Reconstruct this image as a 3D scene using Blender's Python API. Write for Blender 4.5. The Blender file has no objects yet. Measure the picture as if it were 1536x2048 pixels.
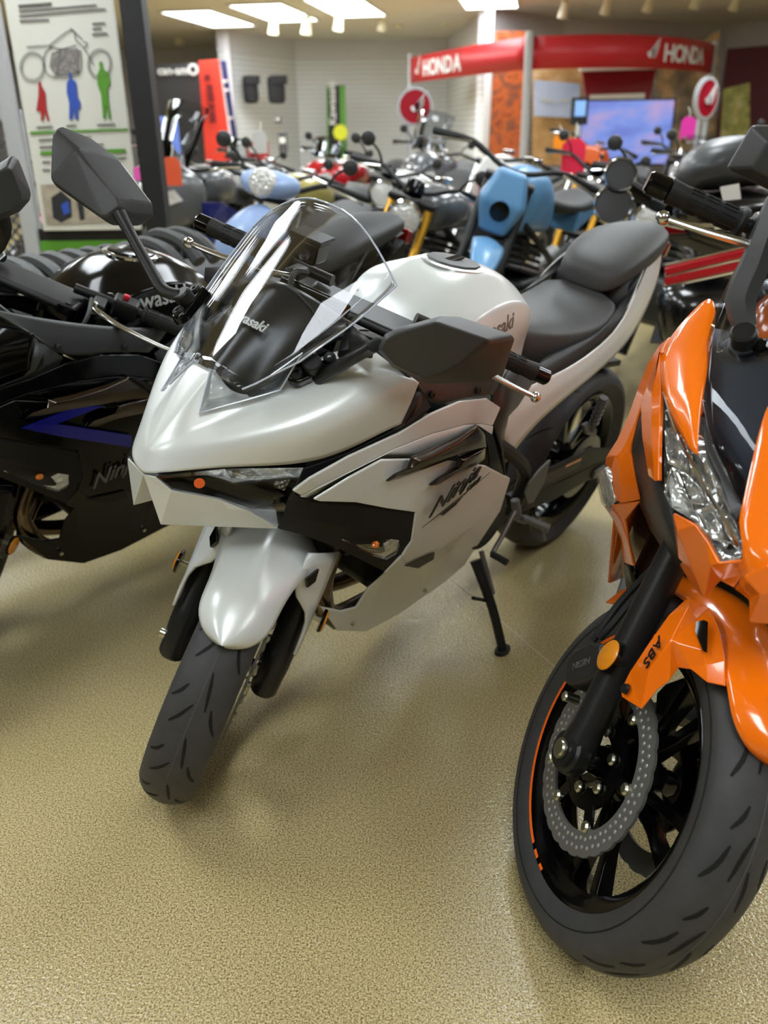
import bpy, bmesh, math, random
import numpy as np
from mathutils import Vector, Matrix, Euler
random.seed(7)
PI = math.pi
scene = bpy.context.scene
COL = scene.collection
rad = math.radians

# ------------------------------------------------------------------ camera
F_PX = 1700.8
PITCH, ROLL, CAM_H = 0.42919, -0.01337, 1.2508
_f = np.array([0, math.cos(PITCH), -math.sin(PITCH)]); _r = np.array([1., 0, 0]); _u = np.cross(_r, _f)
CAM_R = np.array([math.cos(ROLL)*_r + math.sin(ROLL)*_u, -math.sin(ROLL)*_r + math.cos(ROLL)*_u, _f])
cam_data = bpy.data.cameras.new('camera')
cam = bpy.data.objects.new('camera', cam_data)
COL.objects.link(cam)
scene.camera = cam
cam_data.sensor_fit = 'VERTICAL'
cam_data.sensor_height = 36.0
cam_data.sensor_width = 27.0
cam_data.lens = F_PX*36.0/2048
cam_data.clip_start = 0.02
m = Matrix.Identity(4)
for i in range(3):
    m[i][0], m[i][1], m[i][2] = CAM_R[0][i], CAM_R[1][i], -CAM_R[2][i]
m[2][3] = CAM_H
cam.matrix_world = m
cam_data.dof.use_dof = True
cam_data.dof.focus_distance = 1.45
cam_data.dof.aperture_fstop = cam_data.lens/9.0

# ------------------------------------------------------------------ world, exposure
w_ = bpy.data.worlds.new('world'); scene.world = w_
w_.use_nodes = True
w_.node_tree.nodes['Background'].inputs[0].default_value = (0.9, 0.92, 1.0, 1)
w_.node_tree.nodes['Background'].inputs[1].default_value = 0.25
vs = scene.view_settings
vs.view_transform = 'Standard'
vs.look = 'None'
vs.gamma = 1.0
vs.use_curve_mapping = False
vs.exposure = -0.1
LAMP = 17.0          # strength of the ceiling troffers

# ------------------------------------------------------------------ materials
MATS = {}
def lin(c):
    return tuple(((x/255)/12.92 if x/255 <= .04045 else ((x/255+.055)/1.055)**2.4) for x in c)
def mat(name, rgb, rough=.5, metal=0., coat=0., bump=0., bscale=200., var=0., vscale=8., emit=0., spec=.5, alpha=1., trans=0., ior=1.45, srgb=True, aniso=0):
    """procedural Principled material: colour with optional noise variation and fine noise bump"""
    if name in MATS: return MATS[name]
    mt = bpy.data.materials.new(name); mt.use_nodes = True
    nt = mt.node_tree; b = nt.nodes['Principled BSDF']
    c = lin(rgb) if srgb else rgb
    b.inputs['Base Color'].default_value = (*c, 1)
    b.inputs['Roughness'].default_value = rough
    b.inputs['Metallic'].default_value = metal
    b.inputs['Coat Weight'].default_value = coat
    b.inputs['Coat Roughness'].default_value = .04
    b.inputs['Specular IOR Level'].default_value = spec
    b.inputs['IOR'].default_value = ior
    if trans: b.inputs['Transmission Weight'].default_value = trans
    if emit:
        b.inputs['Emission Color'].default_value = (*c, 1); b.inputs['Emission Strength'].default_value = emit
    tc = nt.nodes.new('ShaderNodeTexCoord')
    if var:
        n = nt.nodes.new('ShaderNodeTexNoise'); n.inputs['Scale'].default_value = vscale; n.inputs['Detail'].default_value = 4
        r = nt.nodes.new('ShaderNodeValToRGB')
        r.color_ramp.elements[0].position = .3; r.color_ramp.elements[1].position = .7
        r.color_ramp.elements[0].color = (*[max(0, x*(1-var)) for x in c], 1)
        r.color_ramp.elements[1].color = (*[min(1, x*(1+var)) for x in c], 1)
        nt.links.new(tc.outputs['Object'], n.inputs['Vector']); nt.links.new(n.outputs['Fac'], r.inputs[0]); nt.links.new(r.outputs[0], b.inputs['Base Color'])
    if bump:
        n = nt.nodes.new('ShaderNodeTexNoise'); n.inputs['Scale'].default_value = bscale; n.inputs['Detail'].default_value = 2
        bp = nt.nodes.new('ShaderNodeBump'); bp.inputs['Strength'].default_value = bump; bp.inputs['Distance'].default_value = .002
        nt.links.new(tc.outputs['Object'], n.inputs['Vector']); nt.links.new(n.outputs['Fac'], bp.inputs['Height']); nt.links.new(bp.outputs[0], b.inputs['Normal'])
    MATS[name] = mt
    return mt
def clear_mat(name, tint, refl=1.0, rough=.01, ior=1.5):
    """thin clear plastic: see-through with fresnel reflection"""
    if name in MATS: return MATS[name]
    mt = bpy.data.materials.new(name); mt.use_nodes = True
    nt = mt.node_tree; nt.nodes.clear()
    out = nt.nodes.new('ShaderNodeOutputMaterial'); mix = nt.nodes.new('ShaderNodeMixShader')
    tr = nt.nodes.new('ShaderNodeBsdfTransparent'); gl = nt.nodes.new('ShaderNodeBsdfGlossy'); fr = nt.nodes.new('ShaderNodeFresnel')
    mul = nt.nodes.new('ShaderNodeMath'); mul.operation = 'MULTIPLY'; mul.use_clamp = True
    mul.inputs[1].default_value = refl; fr.inputs['IOR'].default_value = ior
    tr.inputs[0].default_value = (*tint, 1); gl.inputs['Roughness'].default_value = rough
    nt.links.new(fr.outputs[0], mul.inputs[0]); nt.links.new(mul.outputs[0], mix.inputs[0])
    nt.links.new(tr.outputs[0], mix.inputs[1]); nt.links.new(gl.outputs[0], mix.inputs[2]); nt.links.new(mix.outputs[0], out.inputs[0])
    MATS[name] = mt
    return mt

# ------------------------------------------------------------------ mesh helpers
def V(*a): return Vector(a)
class G:
    """collects faces of ONE part, then build() links it as one mesh object"""
    def __init__(s): s.v = []; s.f = []; s.cr = []
    def add(s, vs, fs):
        b = len(s.v); s.v += [tuple(x) for x in vs]; s.f += [tuple(b+i for i in f) for f in fs]; return s
    def face(s, *pts): return s.add(pts, [tuple(range(len(pts)))])
    def box(s, c, d, M=None):
        x, y, z = d[0]/2, d[1]/2, d[2]/2; c = Vector(c)
        vs = [Vector((i, j, k)) for i in (-x, x) for j in (-y, y) for k in (-z, z)]
        vs = [c + (M @ q if M else q) for q in vs]
        return s.add(vs, [(0, 1, 3, 2), (4, 6, 7, 5), (0, 4, 5, 1), (2, 3, 7, 6), (0, 2, 6, 4), (1, 5, 7, 3)])
    def bar(s, a, b, w, h, up=(0, 0, 1)):
        a = Vector(a); b = Vector(b); d = (b-a); L = d.length; d.normalize()
        sd = d.cross(Vector(up)); sd = sd.normalized() if sd.length > 1e-6 else Vector((1, 0, 0)); u = sd.cross(d)
        M = Matrix((d, sd, u)).transposed()
        return s.box((a+b)/2, (L, w, h), M)
    def tube(s, path, r, n=10, cap=True, smooth=0, flat=1.0, up=None):
        P = [Vector(p) for p in path]
        R = list(r) if isinstance(r, (list, tuple)) else [r]*len(P)
        if smooth:
            Q = []; RR = []
            for i in range(len(P)-1):
                p0 = P[max(i-1, 0)]; p1 = P[i]; p2 = P[i+1]; p3 = P[min(i+2, len(P)-1)]
                for k in range(smooth):
                    t = k/smooth
                    Q.append(.5*((2*p1) + (p2-p0)*t + (2*p0-5*p1+4*p2-p3)*t*t + (3*p1-p0-3*p2+p3)*t**3)); RR.append(R[i]*(1-t)+R[i+1]*t)
            Q.append(P[-1]); RR.append(R[-1]); P, R = Q, RR
        vs = []; fs = []; N = len(P); ref = None
        for i, p in enumerate(P):
            d = (P[min(i+1, N-1)]-P[max(i-1, 0)])
            d = d.normalized() if d.length > 1e-9 else Vector((0, 0, 1))
            if ref is None:
                ref = Vector(up) if up else (Vector((0, 0, 1)) if abs(d.z) < .9 else Vector((1, 0, 0)))
            a = (ref-d*ref.dot(d)).normalized(); b = d.cross(a); ref = a
            for k in range(n):
                t = 2*PI*k/n; vs.append(p + (a*math.sin(t)*flat + b*math.cos(t))*R[i])
        for i in range(N-1):
            for k in range(n):
                k2 = (k+1) % n; fs.append((i*n+k, i*n+k2, (i+1)*n+k2, (i+1)*n+k))
        if cap: fs.append(tuple(range(n-1, -1, -1))); fs.append(tuple((N-1)*n+k for k in range(n)))
        return s.add(vs, fs)
    def lathe(s, prof, o=(0, 0, 0), axis=(0, 1, 0), n=32, closed=False, arc=None, ref=None):
        """prof: list of (radius, height along axis)"""
        o = Vector(o); ax = Vector(axis).normalized()
        a = Vector(ref) if ref else (Vector((1, 0, 0)) if abs(ax.x) < .9 else Vector((0, 0, 1)))
        a = (a-ax*a.dot(ax)).normalized(); b = ax.cross(a)
        vs = []; fs = []; m = len(prof); full = arc is None
        cnt = n if full else n+1
        for k in range(cnt):
            t = 2*PI*k/n if full else arc[0]+(arc[1]-arc[0])*k/n
            e = a*math.cos(t)+b*math.sin(t)
            for (r, h) in prof: vs.append(o+e*r+ax*h)
        for k in range(n):
            k2 = (k+1) % cnt if full else k+1
            for i in range(m-1 if not closed else m):
                i2 = (i+1) % m; fs.append((k*m+i, k2*m+i, k2*m+i2, k*m+i2))
        return s.add(vs, fs)
    def loft(s, rings, closed=True, caps=True):
        n = len(rings[0]); vs = [p for r in rings for p in r]; fs = []
        for i in range(len(rings)-1):
            for k in range(n if closed else n-1):
                k2 = (k+1) % n; fs.append((i*n+k, i*n+k2, (i+1)*n+k2, (i+1)*n+k))
        if caps and closed: fs.append(tuple(range(n-1, -1, -1))); fs.append(tuple((len(rings)-1)*n+k for k in range(n)))
        return s.add(vs, fs)
    def grid(s, rows): return s.loft(rows, closed=False, caps=False)
    def prism(s, poly, d):
        d = Vector(d); P = [Vector(p) for p in poly]; n = len(P)
        return s.add(P+[p+d for p in P], [tuple(range(n-1, -1, -1)), tuple(range(n, 2*n))]+[(k, (k+1) % n, (k+1) % n+n, k+n) for k in range(n)])
    def ball(s, c, r, n=12, sc=(1, 1, 1)):
        c = Vector(c); rings = []
        for i in range(n//2+1):
            t = PI*i/(n//2); z = -math.cos(t); q = max(math.sin(t), .02)
            rings.append([c+Vector((r*q*math.cos(2*PI*k/n)*sc[0], r*q*math.sin(2*PI*k/n)*sc[1], r*z*sc[2])) for k in range(n)])
        return s.loft(rings)
    def build(s, name, mt, parent=None, M=None, ang=35, sub=0, solid=0, bevel=0, bseg=2, mirror=False, crease=None, offset=0, off=-1., tri=False, bang=25, label=None):
        me = bpy.data.meshes.new(name)
        vs, fs = list(s.v), list(s.f)
        if mirror:
            n = len(vs); vs += [(x, -y, z) for x, y, z in vs]; fs += [tuple(n+i for i in reversed(f)) for f in s.f]
        me.from_pydata(vs, [], fs)
        bm = bmesh.new(); bm.from_mesh(me)
        bmesh.ops.remove_doubles(bm, verts=bm.verts, dist=2e-5)
        bmesh.ops.dissolve_degenerate(bm, edges=bm.edges, dist=1e-6)
        bmesh.ops.recalc_face_normals(bm, faces=bm.faces)
        if tri: bmesh.ops.triangulate(bm, faces=[f for f in bm.faces if len(f.verts) > 4])
        if crease:
            lay = bm.edges.layers.float.new('crease_edge')
            cs = [(Vector(a), Vector(b), wv) for a, b, wv in crease]
            if mirror: cs += [(Vector((a.x, -a.y, a.z)), Vector((b.x, -b.y, b.z)), wv) for a, b, wv in cs]
            for e in bm.edges:
                p, q = e.verts[0].co, e.verts[1].co
                for a, b, wv in cs:
                    if ((p-a).length < 1e-4 and (q-b).length < 1e-4) or ((p-b).length < 1e-4 and (q-a).length < 1e-4): e[lay] = wv
        bm.to_mesh(me); bm.free()
        me.polygons.foreach_set('use_smooth', [True]*len(me.polygons))
        if ang and not sub: me.set_sharp_from_angle(angle=rad(ang))
        if mt: me.materials.append(mt)
        o = bpy.data.objects.new(name, me); COL.objects.link(o)
        if parent: o.parent = parent
        if M is not None: o.matrix_local = M
        if label: o['label'] = label
        if sub:
            sb = o.modifiers.new('subdivide', 'SUBSURF'); sb.levels = sb.render_levels = sub; sb.boundary_smooth = 'PRESERVE_CORNERS'
        if solid:
            so = o.modifiers.new('thickness', 'SOLIDIFY'); so.thickness = solid; so.offset = off; so.use_even_offset = False
        if bevel:
            bv = o.modifiers.new('bevel', 'BEVEL'); bv.width = bevel; bv.segments = bseg; bv.limit_method = 'ANGLE'; bv.angle_limit = rad(bang)
            bv.harden_normals = False
            wn = o.modifiers.new('normals', 'WEIGHTED_NORMAL'); wn.keep_sharp = False
        return o
def chain_crease(pts, w): return [(pts[i], pts[i+1], w) for i in range(len(pts)-1)]
def empty(name, loc=(0, 0, 0), rot=(0, 0, 0), label=None, cat=None, group=None):
    o = bpy.data.objects.new(name, None); COL.objects.link(o); o.location = loc; o.rotation_euler = rot
    o.empty_display_size = .1
    tag(o, label, cat, group)
    return o
def tag(o, label=None, cat=None, group=None, kind=None):
    if label: o['label'] = label
    if cat: o['category'] = cat
    if group: o['group'] = group
    if kind: o['kind'] = kind
    return o
def frame4(o, x, y):
    """4x4 matrix with origin o, x axis along x, y axis near y"""
    x = Vector(x).normalized(); y = Vector(y); z = x.cross(y).normalized(); y = z.cross(x)
    M = Matrix((x, y, z)).transposed().to_4x4(); M.translation = Vector(o); return M
def text(name, body, M, size, mt, parent=None, shear=0., depth=.0006, xscale=1., bold=0., align='LEFT', space=1., label=None):
    cu = bpy.data.curves.new(name, 'FONT'); cu.body = body; cu.size = size; cu.shear = shear; cu.extrude = depth; cu.offset = bold
    cu.align_x = align; cu.space_character = space; cu.resolution_u = 3
    t = bpy.data.objects.new(name+'_tmp', cu); COL.objects.link(t)
    bpy.context.view_layer.update()
    me = bpy.data.meshes.new_from_object(t.evaluated_get(bpy.context.evaluated_depsgraph_get()))
    bpy.data.objects.remove(t); bpy.data.curves.remove(cu)
    me.name = name; me.materials.clear(); me.materials.append(mt)
    o = bpy.data.objects.new(name, me); COL.objects.link(o)
    if parent: o.parent = parent
    S = Matrix.Diagonal((xscale, 1, 1, 1))
    o.matrix_local = M @ S
    if label: o['label'] = label
    return o
def bvh_of(ob):
    from mathutils.bvhtree import BVHTree
    bpy.context.view_layer.update()
    dg = bpy.context.evaluated_depsgraph_get(); ev = ob.evaluated_get(dg); me = ev.to_mesh()
    tr = BVHTree.FromPolygons([v.co.copy() for v in me.vertices], [tuple(p.vertices) for p in me.polygons]); ev.to_mesh_clear()
    return tr
def wrap_text(tx, tree, sg, lift=.0006):
    """lay a text mesh onto a body: every vertex is moved sideways (local y) onto its surface"""
    M = tx.matrix_basis.copy()
    for v in tx.data.vertices:
        p = M @ v.co; d = v.co.z
        hit = tree.ray_cast(Vector((p.x, sg*.6, p.z)), Vector((0, -sg, 0)))
        if hit[0] is not None: p = Vector((p.x, hit[0].y+sg*(lift+max(0, d)), p.z))
        v.co = p
    tx.matrix_basis = Matrix.Identity(4)
# ---- picking: a photo pixel plus one known coordinate (in a bike's own frame, or in the world) gives a point
def np_rot(ax, a):
    return np.array(Matrix.Rotation(a, 3, ax))
class Frame:
    def __init__(s, X, Y, yaw, lean):
        s.M = np_rot('Z', yaw) @ np_rot('X', -lean); s.T = np.array([X, Y, 0.]); s.yaw = yaw; s.lean = lean
    def pick(s, u, v, y=None, x=None, z=None):
        o = s.M.T @ (np.array([0, 0, CAM_H])-s.T)
        d = s.M.T @ (np.array([(u-768)/F_PX, -(v-1024)/F_PX, 1.]) @ CAM_R)
        i, val = (0, x) if x is not None else ((1, y) if y is not None else (2, z))
        return Vector(o+d*((val-o[i])/d[i]))
WORLD = Frame(0, 0, 0, 0)
def at(u, v, Y=None, Z=None): return WORLD.pick(u, v, y=Y, z=Z)
RAKE = rad(24.5)
SAX = Vector((-math.sin(RAKE), 0, math.cos(RAKE)))
def steer_matrix(ang, px):
    return Matrix.Translation((px, 0, 0)) @ Matrix.Rotation(ang, 4, SAX) @ Matrix.Translation((-px, 0, 0))
# ================================================================== the room
CEIL = 2.8
def floor_material():
    mt = bpy.data.materials.new('floor_speckled_concrete'); mt.use_nodes = True
    nt = mt.node_tree; b = nt.nodes['Principled BSDF']; L = nt.links.new
    tc = nt.nodes.new('ShaderNodeTexCoord')
    def noise(sc, det=3, rgh=.6):
        n = nt.nodes.new('ShaderNodeTexNoise'); n.inputs['Scale'].default_value = sc; n.inputs['Detail'].default_value = det; n.inputs['Roughness'].default_value = rgh
        L(tc.outputs['Object'], n.inputs['Vector']); return n
    def ramp(src, stops):
        r = nt.nodes.new('ShaderNodeValToRGB'); e = r.color_ramp.elements
        e[0].position, e[0].color = stops[0][0], (*stops[0][1], 1); e[1].position, e[1].color = stops[-1][0], (*stops[-1][1], 1)
        for p, c in stops[1:-1]:
            q = e.new(p); q.color = (*c, 1)
        L(src, r.inputs[0]); return r
    def mix(a, bb, fac, mode='MIX'):
        m = nt.nodes.new('ShaderNodeMix'); m.data_type = 'RGBA'; m.blend_type = mode
        L(a, m.inputs[6]); L(bb, m.inputs[7])
        if isinstance(fac, float): m.inputs[0].default_value = fac
        else: L(fac, m.inputs[0])
        return m.outputs[2]
    big = ramp(noise(1.3, 4).outputs['Fac'], [(.3, lin((156, 140, 94))), (.7, lin((184, 168, 118)))])
    grain = ramp(noise(300, 3, .75).outputs['Fac'], [(.37, lin((38, 34, 22))), (.47, lin((172, 155, 106))), (.6, lin((238, 222, 172)))])
    c = mix(big.outputs[0], grain.outputs[0], .72)
    L(c, b.inputs['Base Color'])
    rr = ramp(noise(6, 3).outputs['Fac'], [(.3, (.19,)*3), (.7, (.27,)*3)]); L(rr.outputs[0], b.inputs['Roughness'])
    b.inputs['Specular IOR Level'].default_value = .5
    bp = nt.nodes.new('ShaderNodeBump'); bp.inputs['Strength'].default_value = .4; bp.inputs['Distance'].default_value = .004
    L(noise(150, 1, .5).outputs['Fac'], bp.inputs['Height']); L(bp.outputs[0], b.inputs['Normal'])
    return mt
def slat_material(name, rgb, pitch=.09):
    mt = bpy.data.materials.new(name); mt.use_nodes = True
    nt = mt.node_tree; b = nt.nodes['Principled BSDF']; L = nt.links.new
    tc = nt.nodes.new('ShaderNodeTexCoord'); sp = nt.nodes.new('ShaderNodeSeparateXYZ'); L(tc.outputs['Object'], sp.inputs[0])
    d = nt.nodes.new('ShaderNodeMath'); d.operation = 'DIVIDE'; d.inputs[1].default_value = pitch; L(sp.outputs['Z'], d.inputs[0])
    fr = nt.nodes.new('ShaderNodeMath'); fr.operation = 'FRACT'; L(d.outputs[0], fr.inputs[0])
    r = nt.nodes.new('ShaderNodeValToRGB'); e = r.color_ramp.elements
    c = lin(rgb); e[0].position = .14; e[0].color = (*[x*.62 for x in c], 1); e[1].position = .2; e[1].color = (*c, 1); L(fr.outputs[0], r.inputs[0])
    L(r.outputs[0], b.inputs['Base Color']); b.inputs['Roughness'].default_value = .55
    bp = nt.nodes.new('ShaderNodeBump'); bp.inputs['Strength'].default_value = .5; bp.inputs['Distance'].default_value = .01; L(r.outputs[0], bp.inputs['Height']); L(bp.outputs[0], b.inputs['Normal'])
    return mt
M_wall = mat('wall_paint', (205, 203, 200), .7, bump=.1, bscale=60)
M_walltop = mat('wall_upper_band', (212, 210, 214), .7, bump=.1, bscale=60)
M_ceil = mat('ceiling_tile', (206, 200, 190), .9, var=.05, vscale=30, bump=.3, bscale=120)
M_slat = slat_material('slatwall_grey', (222, 225, 226))
M_maroon = slat_material('slatwall_maroon', (122, 62, 70), .075)
M_black = mat('black_paint', (24, 24, 25), .5, bump=.05)
M_darkpanel = mat('charcoal_panel', (58, 58, 60), .6, bump=.05)
M_white = mat('white_board', (214, 214, 204), .5, bump=.03)
M_alu = mat('painted_grey_frame', (176, 178, 180), .4, bump=.03)
M_red = mat('red_print', (178, 30, 36), .45, bump=.02)
M_whiteprint = mat('white_print', (226, 226, 222), .5, bump=.02)

g = G(); g.box((1.5, 9, -.05), (24, 34, .1)); fl = g.build('floor', floor_material()); tag(fl, kind='structure')
g = G(); g.box((1.5, 9, CEIL+.05), (24, 34, .1)); tag(g.build('ceiling', M_ceil), kind='structure')
ja, jb = at(985, 1228, Z=0), at(1128, 1350, Z=0); jd = (jb-ja).normalized()
tag(G().bar(ja-jd*.9+Vector((0, 0, .0003)), jb+jd*1.2+Vector((0, 0, .0003)), .0022, .001).build('trim_1', mat('floor_joint', (206, 198, 170), .6)), kind='structure')
def wall(name, pts, z0, z1, mt, th=.12):
    g = G()
    for i in range(len(pts)-1):
        a = Vector((*pts[i], 0)); b = Vector((*pts[i+1], 0)); n = (b-a).cross(Vector((0, 0, 1))).normalized()*-th
        g.prism([(a.x, a.y, z0), (b.x, b.y, z0), (b.x+n.x, b.y+n.y, z0), (a.x+n.x, a.y+n.y, z0)], (0, 0, z1-z0))
    o = g.build(name, mt, ang=20); tag(o, kind='structure'); return o
# far walls, left to right (plan points follow the corners seen in the photo)
wall('wall_alcove', [(-9.9, 21.5), (-2.9, 21.5), (-2.77, 17.3)], 0, CEIL, M_walltop)
wall('wall_back', [(-2.77, 17.3), (-1.68, 19.7), (1.42, 19.9), (1.62, 14.75)], 0, 2.45, M_slat)
wall('wall_back_upper', [(-2.77, 17.3), (-1.68, 19.7), (1.42, 19.9), (1.62, 14.75)], 2.45, CEIL, M_walltop)
wall('wall_display', [(1.62, 14.75), (3.1, 16.2), (6.45, 17.8)], 0, 2.42, M_slat)
wall('wall_display_upper', [(1.62, 14.75), (3.1, 16.2), (6.45, 17.8), (12.5, 9.0)], 2.42, CEIL, M_walltop)
wall('wall_right', [(6.45, 17.8), (12.5, 9.0), (12.5, -6)], 0, 2.42, M_maroon)
wall('wall_front', [(12.5, -6), (-9.9, -6)], 0, CEIL, M_wall)
wall('wall_left', [(-9.9, -6), (-9.9, 21.5)], 0, CEIL, M_wall)

# ------------------------------------------------------------------ ceiling lights
M_diff = bpy.data.materials.new('troffer_diffuser'); M_diff.use_nodes = True
_b = M_diff.node_tree.nodes['Principled BSDF']; _b.inputs['Emission Color'].default_value = (.90, .955, 1., 1); _b.inputs['Emission Strength'].default_value = LAMP
_b.inputs['Base Color'].default_value = (.9, .9, .88, 1)
def troffer(x, y, w, l, rot, label):
    t = empty('ceiling_light', (x, y, CEIL), (0, 0, rot), label, 'ceiling light', 'recessed ceiling lights')
    g = G()
    for sx in (-1, 1): g.box((sx*(w/2+.02), 0, -.012), (.04, l+.08, .03)); g.box((0, sx*(l/2+.02), -.012), (w, .04, .03))
    g.build('frame', M_white, t)
    G().box((0, 0, -.008), (w, l, .012)).build('diffuser', M_diff, t)
    return t
vis = [((422, 36), 'leftmost glowing white light panel in the ceiling, above the slat wall corner'), ((553, 24), 'second glowing ceiling light panel from the left, above the twin wall bags'),
       ((695, 13), 'third glowing ceiling light panel from the left, cut by the picture top'), ((975, -6), 'glowing ceiling light panel above the pale corner column')]
for (u, v), lb in vis:
    p = at(u, v, Z=CEIL); troffer(p.x, p.y, .75, 2.2, rad(-10), lb)
for Y, XS in ((-.5, (-2.4, .1, 2.6)), (1.6, (-1.7, 3.1)), (3.5, (-1.75, .65, 3.0)), (5.5, (-3.2, -.8, 1.6, 4.0)), (7.7, (-4.6, -2.2, .2, 2.6, 5.0)), (10.2, (-5.4, -2.9, -.6, 1.7, 4.0, 6.4))):  # first row is added to brighten the foreground floor and nose cowl
    for X in XS:
        troffer(X, Y, .6, 1.2, rad(-10), 'recessed ceiling light panel above the showroom, out of the picture')
# track spotlights
M_spot = mat('spot_cream', (226, 220, 190), .4, bump=.02)
M_glow = mat('spot_glow', (255, 236, 190), .5, emit=3.0)
spots = [(547, 52, 'big cream track spotlight second from the left', 15), (613, 52, 'round cream track spotlight below the second light panel', 15), (677, 45, 'cream track spotlight below the third light panel', 15),
         (765, 45, 'slim cream track spotlight left of a fainter one', 16), (798, 38, 'faint slim track spotlight before the curved red banner', 17), (893, 35, 'pale slim track spotlight by the corner column', 17),
         (1128, 20, 'bright cream track spotlight above the white banner post', 13.5), (1213, 13, 'cream track spotlight above the large winged logo', 13.5), (1298, 8, 'cream track spotlight above the banner lettering', 13.5),
         (1392, 2, 'cream track spotlight cut by the picture top', 13.5), (1470, 5, 'small rightmost track spotlight above the maroon slat wall', 14), (288, 78, 'small dim spotlight right beside the black pillar', 19), (358, 73, 'small dim spotlight above the charcoal display', 19)]
for u, v, lb, Y in spots:
    p = at(u, v, Y=Y); t = empty('track_spotlight', p, (0, 0, 0), lb, 'spotlight', 'cream spotlights on the ceiling track')
    k = Y*32/1700/.26
    G().lathe([(.02*k, .13*k), (.055*k, .11*k), (.06*k, 0), (.075*k, -.1*k), (.068*k, -.1*k), (.05*k, -.05*k), (0, -.05*k)], axis=(.15, -.25, 1), n=16).build('can', M_spot, t)
    G().lathe([(0, -.085*k), (.066*k, -.085*k), (.066*k, -.095*k), (0, -.095*k)], axis=(.15, -.25, 1), n=16).build('lamp_face', M_glow, t)
    G().tube([(.02*k, 0, .1*k), (.02*k, 0, CEIL-p.z)], .012*k, 8).build('stem', M_spot, t)

# ------------------------------------------------------------------ poster stand and black pillar at the left
pc = at(256, 0, Y=4.4)
t = G().box((-1.10, 4.45, CEIL/2), (.10, .12, CEIL)).build('pillar', M_black, bevel=.006); tag(t, 'tall square black post right of the rider size poster', 'post')
t = empty('poster_board', (-1.47, 4.55, 0), (0, 0, 0), 'tall white poster with red, blue and green figures under a motorcycle drawing', 'poster')
# local x right, z up; board between x -.30..+.26, z .80..2.05
G().box((-.0, .015, 1.42), (.50, .02, 1.30)).build('board', M_white, t, bevel=.003)
M_pgreen = mat('print_green', (88, 150, 44), .5, bump=.02); M_pblue = mat('print_blue', (52, 84, 176), .5, bump=.02); M_pred = mat('print_red', (168, 40, 44), .5, bump=.02)
M_ink = mat('print_ink', (92, 90, 88), .6, bump=.02); M_dark = mat('print_dark', (40, 42, 46), .6, bump=.02); M_tan = mat('print_tan', (166, 156, 138), .6, var=.25, vscale=14)
def pz(v): return 1.2508+ (at(150, v, Y=4.53).z-1.2508)
def px_(u, v): return at(u, v, Y=4.53).x+1.47
def flat(name, pts, mt, d=.003):
    return G().prism([(px_(u, v), -.0002, pz(v)) for u, v in pts], (0, -d, 0)).build(name, mt, t, tri=True)
flat('green_rule', [(57, 262), (254, 258), (254, 262), (57, 267)], M_pgreen)
flat('arrow_bar', [(78, 302), (249, 299), (249, 307), (78, 309)], M_pgreen)
flat('figure', [(74, 162), (78, 162), (80, 170), (88, 185), (90, 215), (96, 240), (92, 241), (86, 222), (83, 240), (79, 240), (79, 222), (70, 220), (74, 190)], M_pred, 0.003)
flat('figure', [(134, 146), (140, 146), (141, 156), (150, 165), (153, 195), (159, 206), (157, 220), (153, 217), (154, 239), (148, 239), (145, 216), (142, 239), (136, 239), (136, 205), (131, 185), (131, 165), (136, 157)], M_pblue)
flat('figure', [(196, 123), (202, 124), (204, 137), (215, 147), (219, 168), (213, 176), (215, 205), (220, 238), (215, 239), (209, 208), (209, 238), (204, 238), (200, 190), (193, 170), (192, 150), (197, 138)], M_pgreen)
flat('photo', [(78, 369), (266, 363), (270, 444), (90, 449)], M_tan)
flat('photo_bag', [(100, 395), (120, 382), (140, 400), (142, 435), (120, 446), (104, 436)], M_dark, .0045)
flat('photo_strap', [(120, 410), (134, 402), (138, 425), (126, 430)], M_pblue, .006)
flat('photo_bag', [(150, 390), (162, 385), (168, 440), (158, 442)], M_dark, .0045)
for k, (u0, v0, u1, v1) in enumerate([(33, 7, 100, 3), (34, 18, 190, 8), (35, 28, 208, 16), (36, 38, 95, 36), (182, 46, 207, 44), (182, 56, 200, 55), (182, 67, 212, 65), (70, 252, 102, 251), (130, 250, 150, 249), (192, 249, 228, 248), (74, 278, 180, 273), (76, 292, 205, 288), (82, 322, 98, 322), (205, 318, 250, 316), (82, 338, 98, 338)]):
    h_ = 5 if k == 0 else 3
    flat('print_line', [(u0, v0), (u1, v1), (u1, v1+h_), (u0, v0+h_)], M_ink)
# line drawing of the motorcycle
g = G()
def pen(pts, r=.0022, sm=4): g.tube([(px_(u, v), -.002, pz(v)) for u, v in pts], r, 5, smooth=sm)
for cx, cy, r1, r2 in ((197, 128, 24, 30), (62, 132, 25, 30)):
    for k in (1., .86): pen([(cx+r1*k*math.cos(a), cy+r2*k*math.sin(a)) for a in np.linspace(0, 2*PI, 17)], .0016, 2)
pen([(95, 90), (140, 58), (150, 80), (165, 95), (185, 130)]); pen([(50, 92), (95, 90), (118, 97), (150, 90)]); pen([(140, 58), (138, 55), (150, 66)]); pen([(165, 82), (172, 88), (165, 95)])
pen([(100, 92), (85, 110), (95, 150), (155, 148), (158, 100)]); pen([(118, 97), (112, 150)]); pen([(150, 66), (162, 78)])
o = g.build('motorcycle_drawing', M_ink, t)
flat('engine_shade', [(100, 105), (125, 95), (155, 98), (155, 145), (108, 150), (96, 132)], mat('print_grey', (128, 124, 120), .6, var=.5, vscale=60), .0015)
tag(o, 'grey line drawing of a motorcycle')
t2 = empty('display_stand', (-1.47, 4.56, 0), (0, 0, 0), 'light grey steel upright and green rail holding the tall white poster', 'stand')
G().box((-.33, .03, 1.4), (.07, .05, 2.8)).build('upright', M_alu, t2, bevel=.004)
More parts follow.
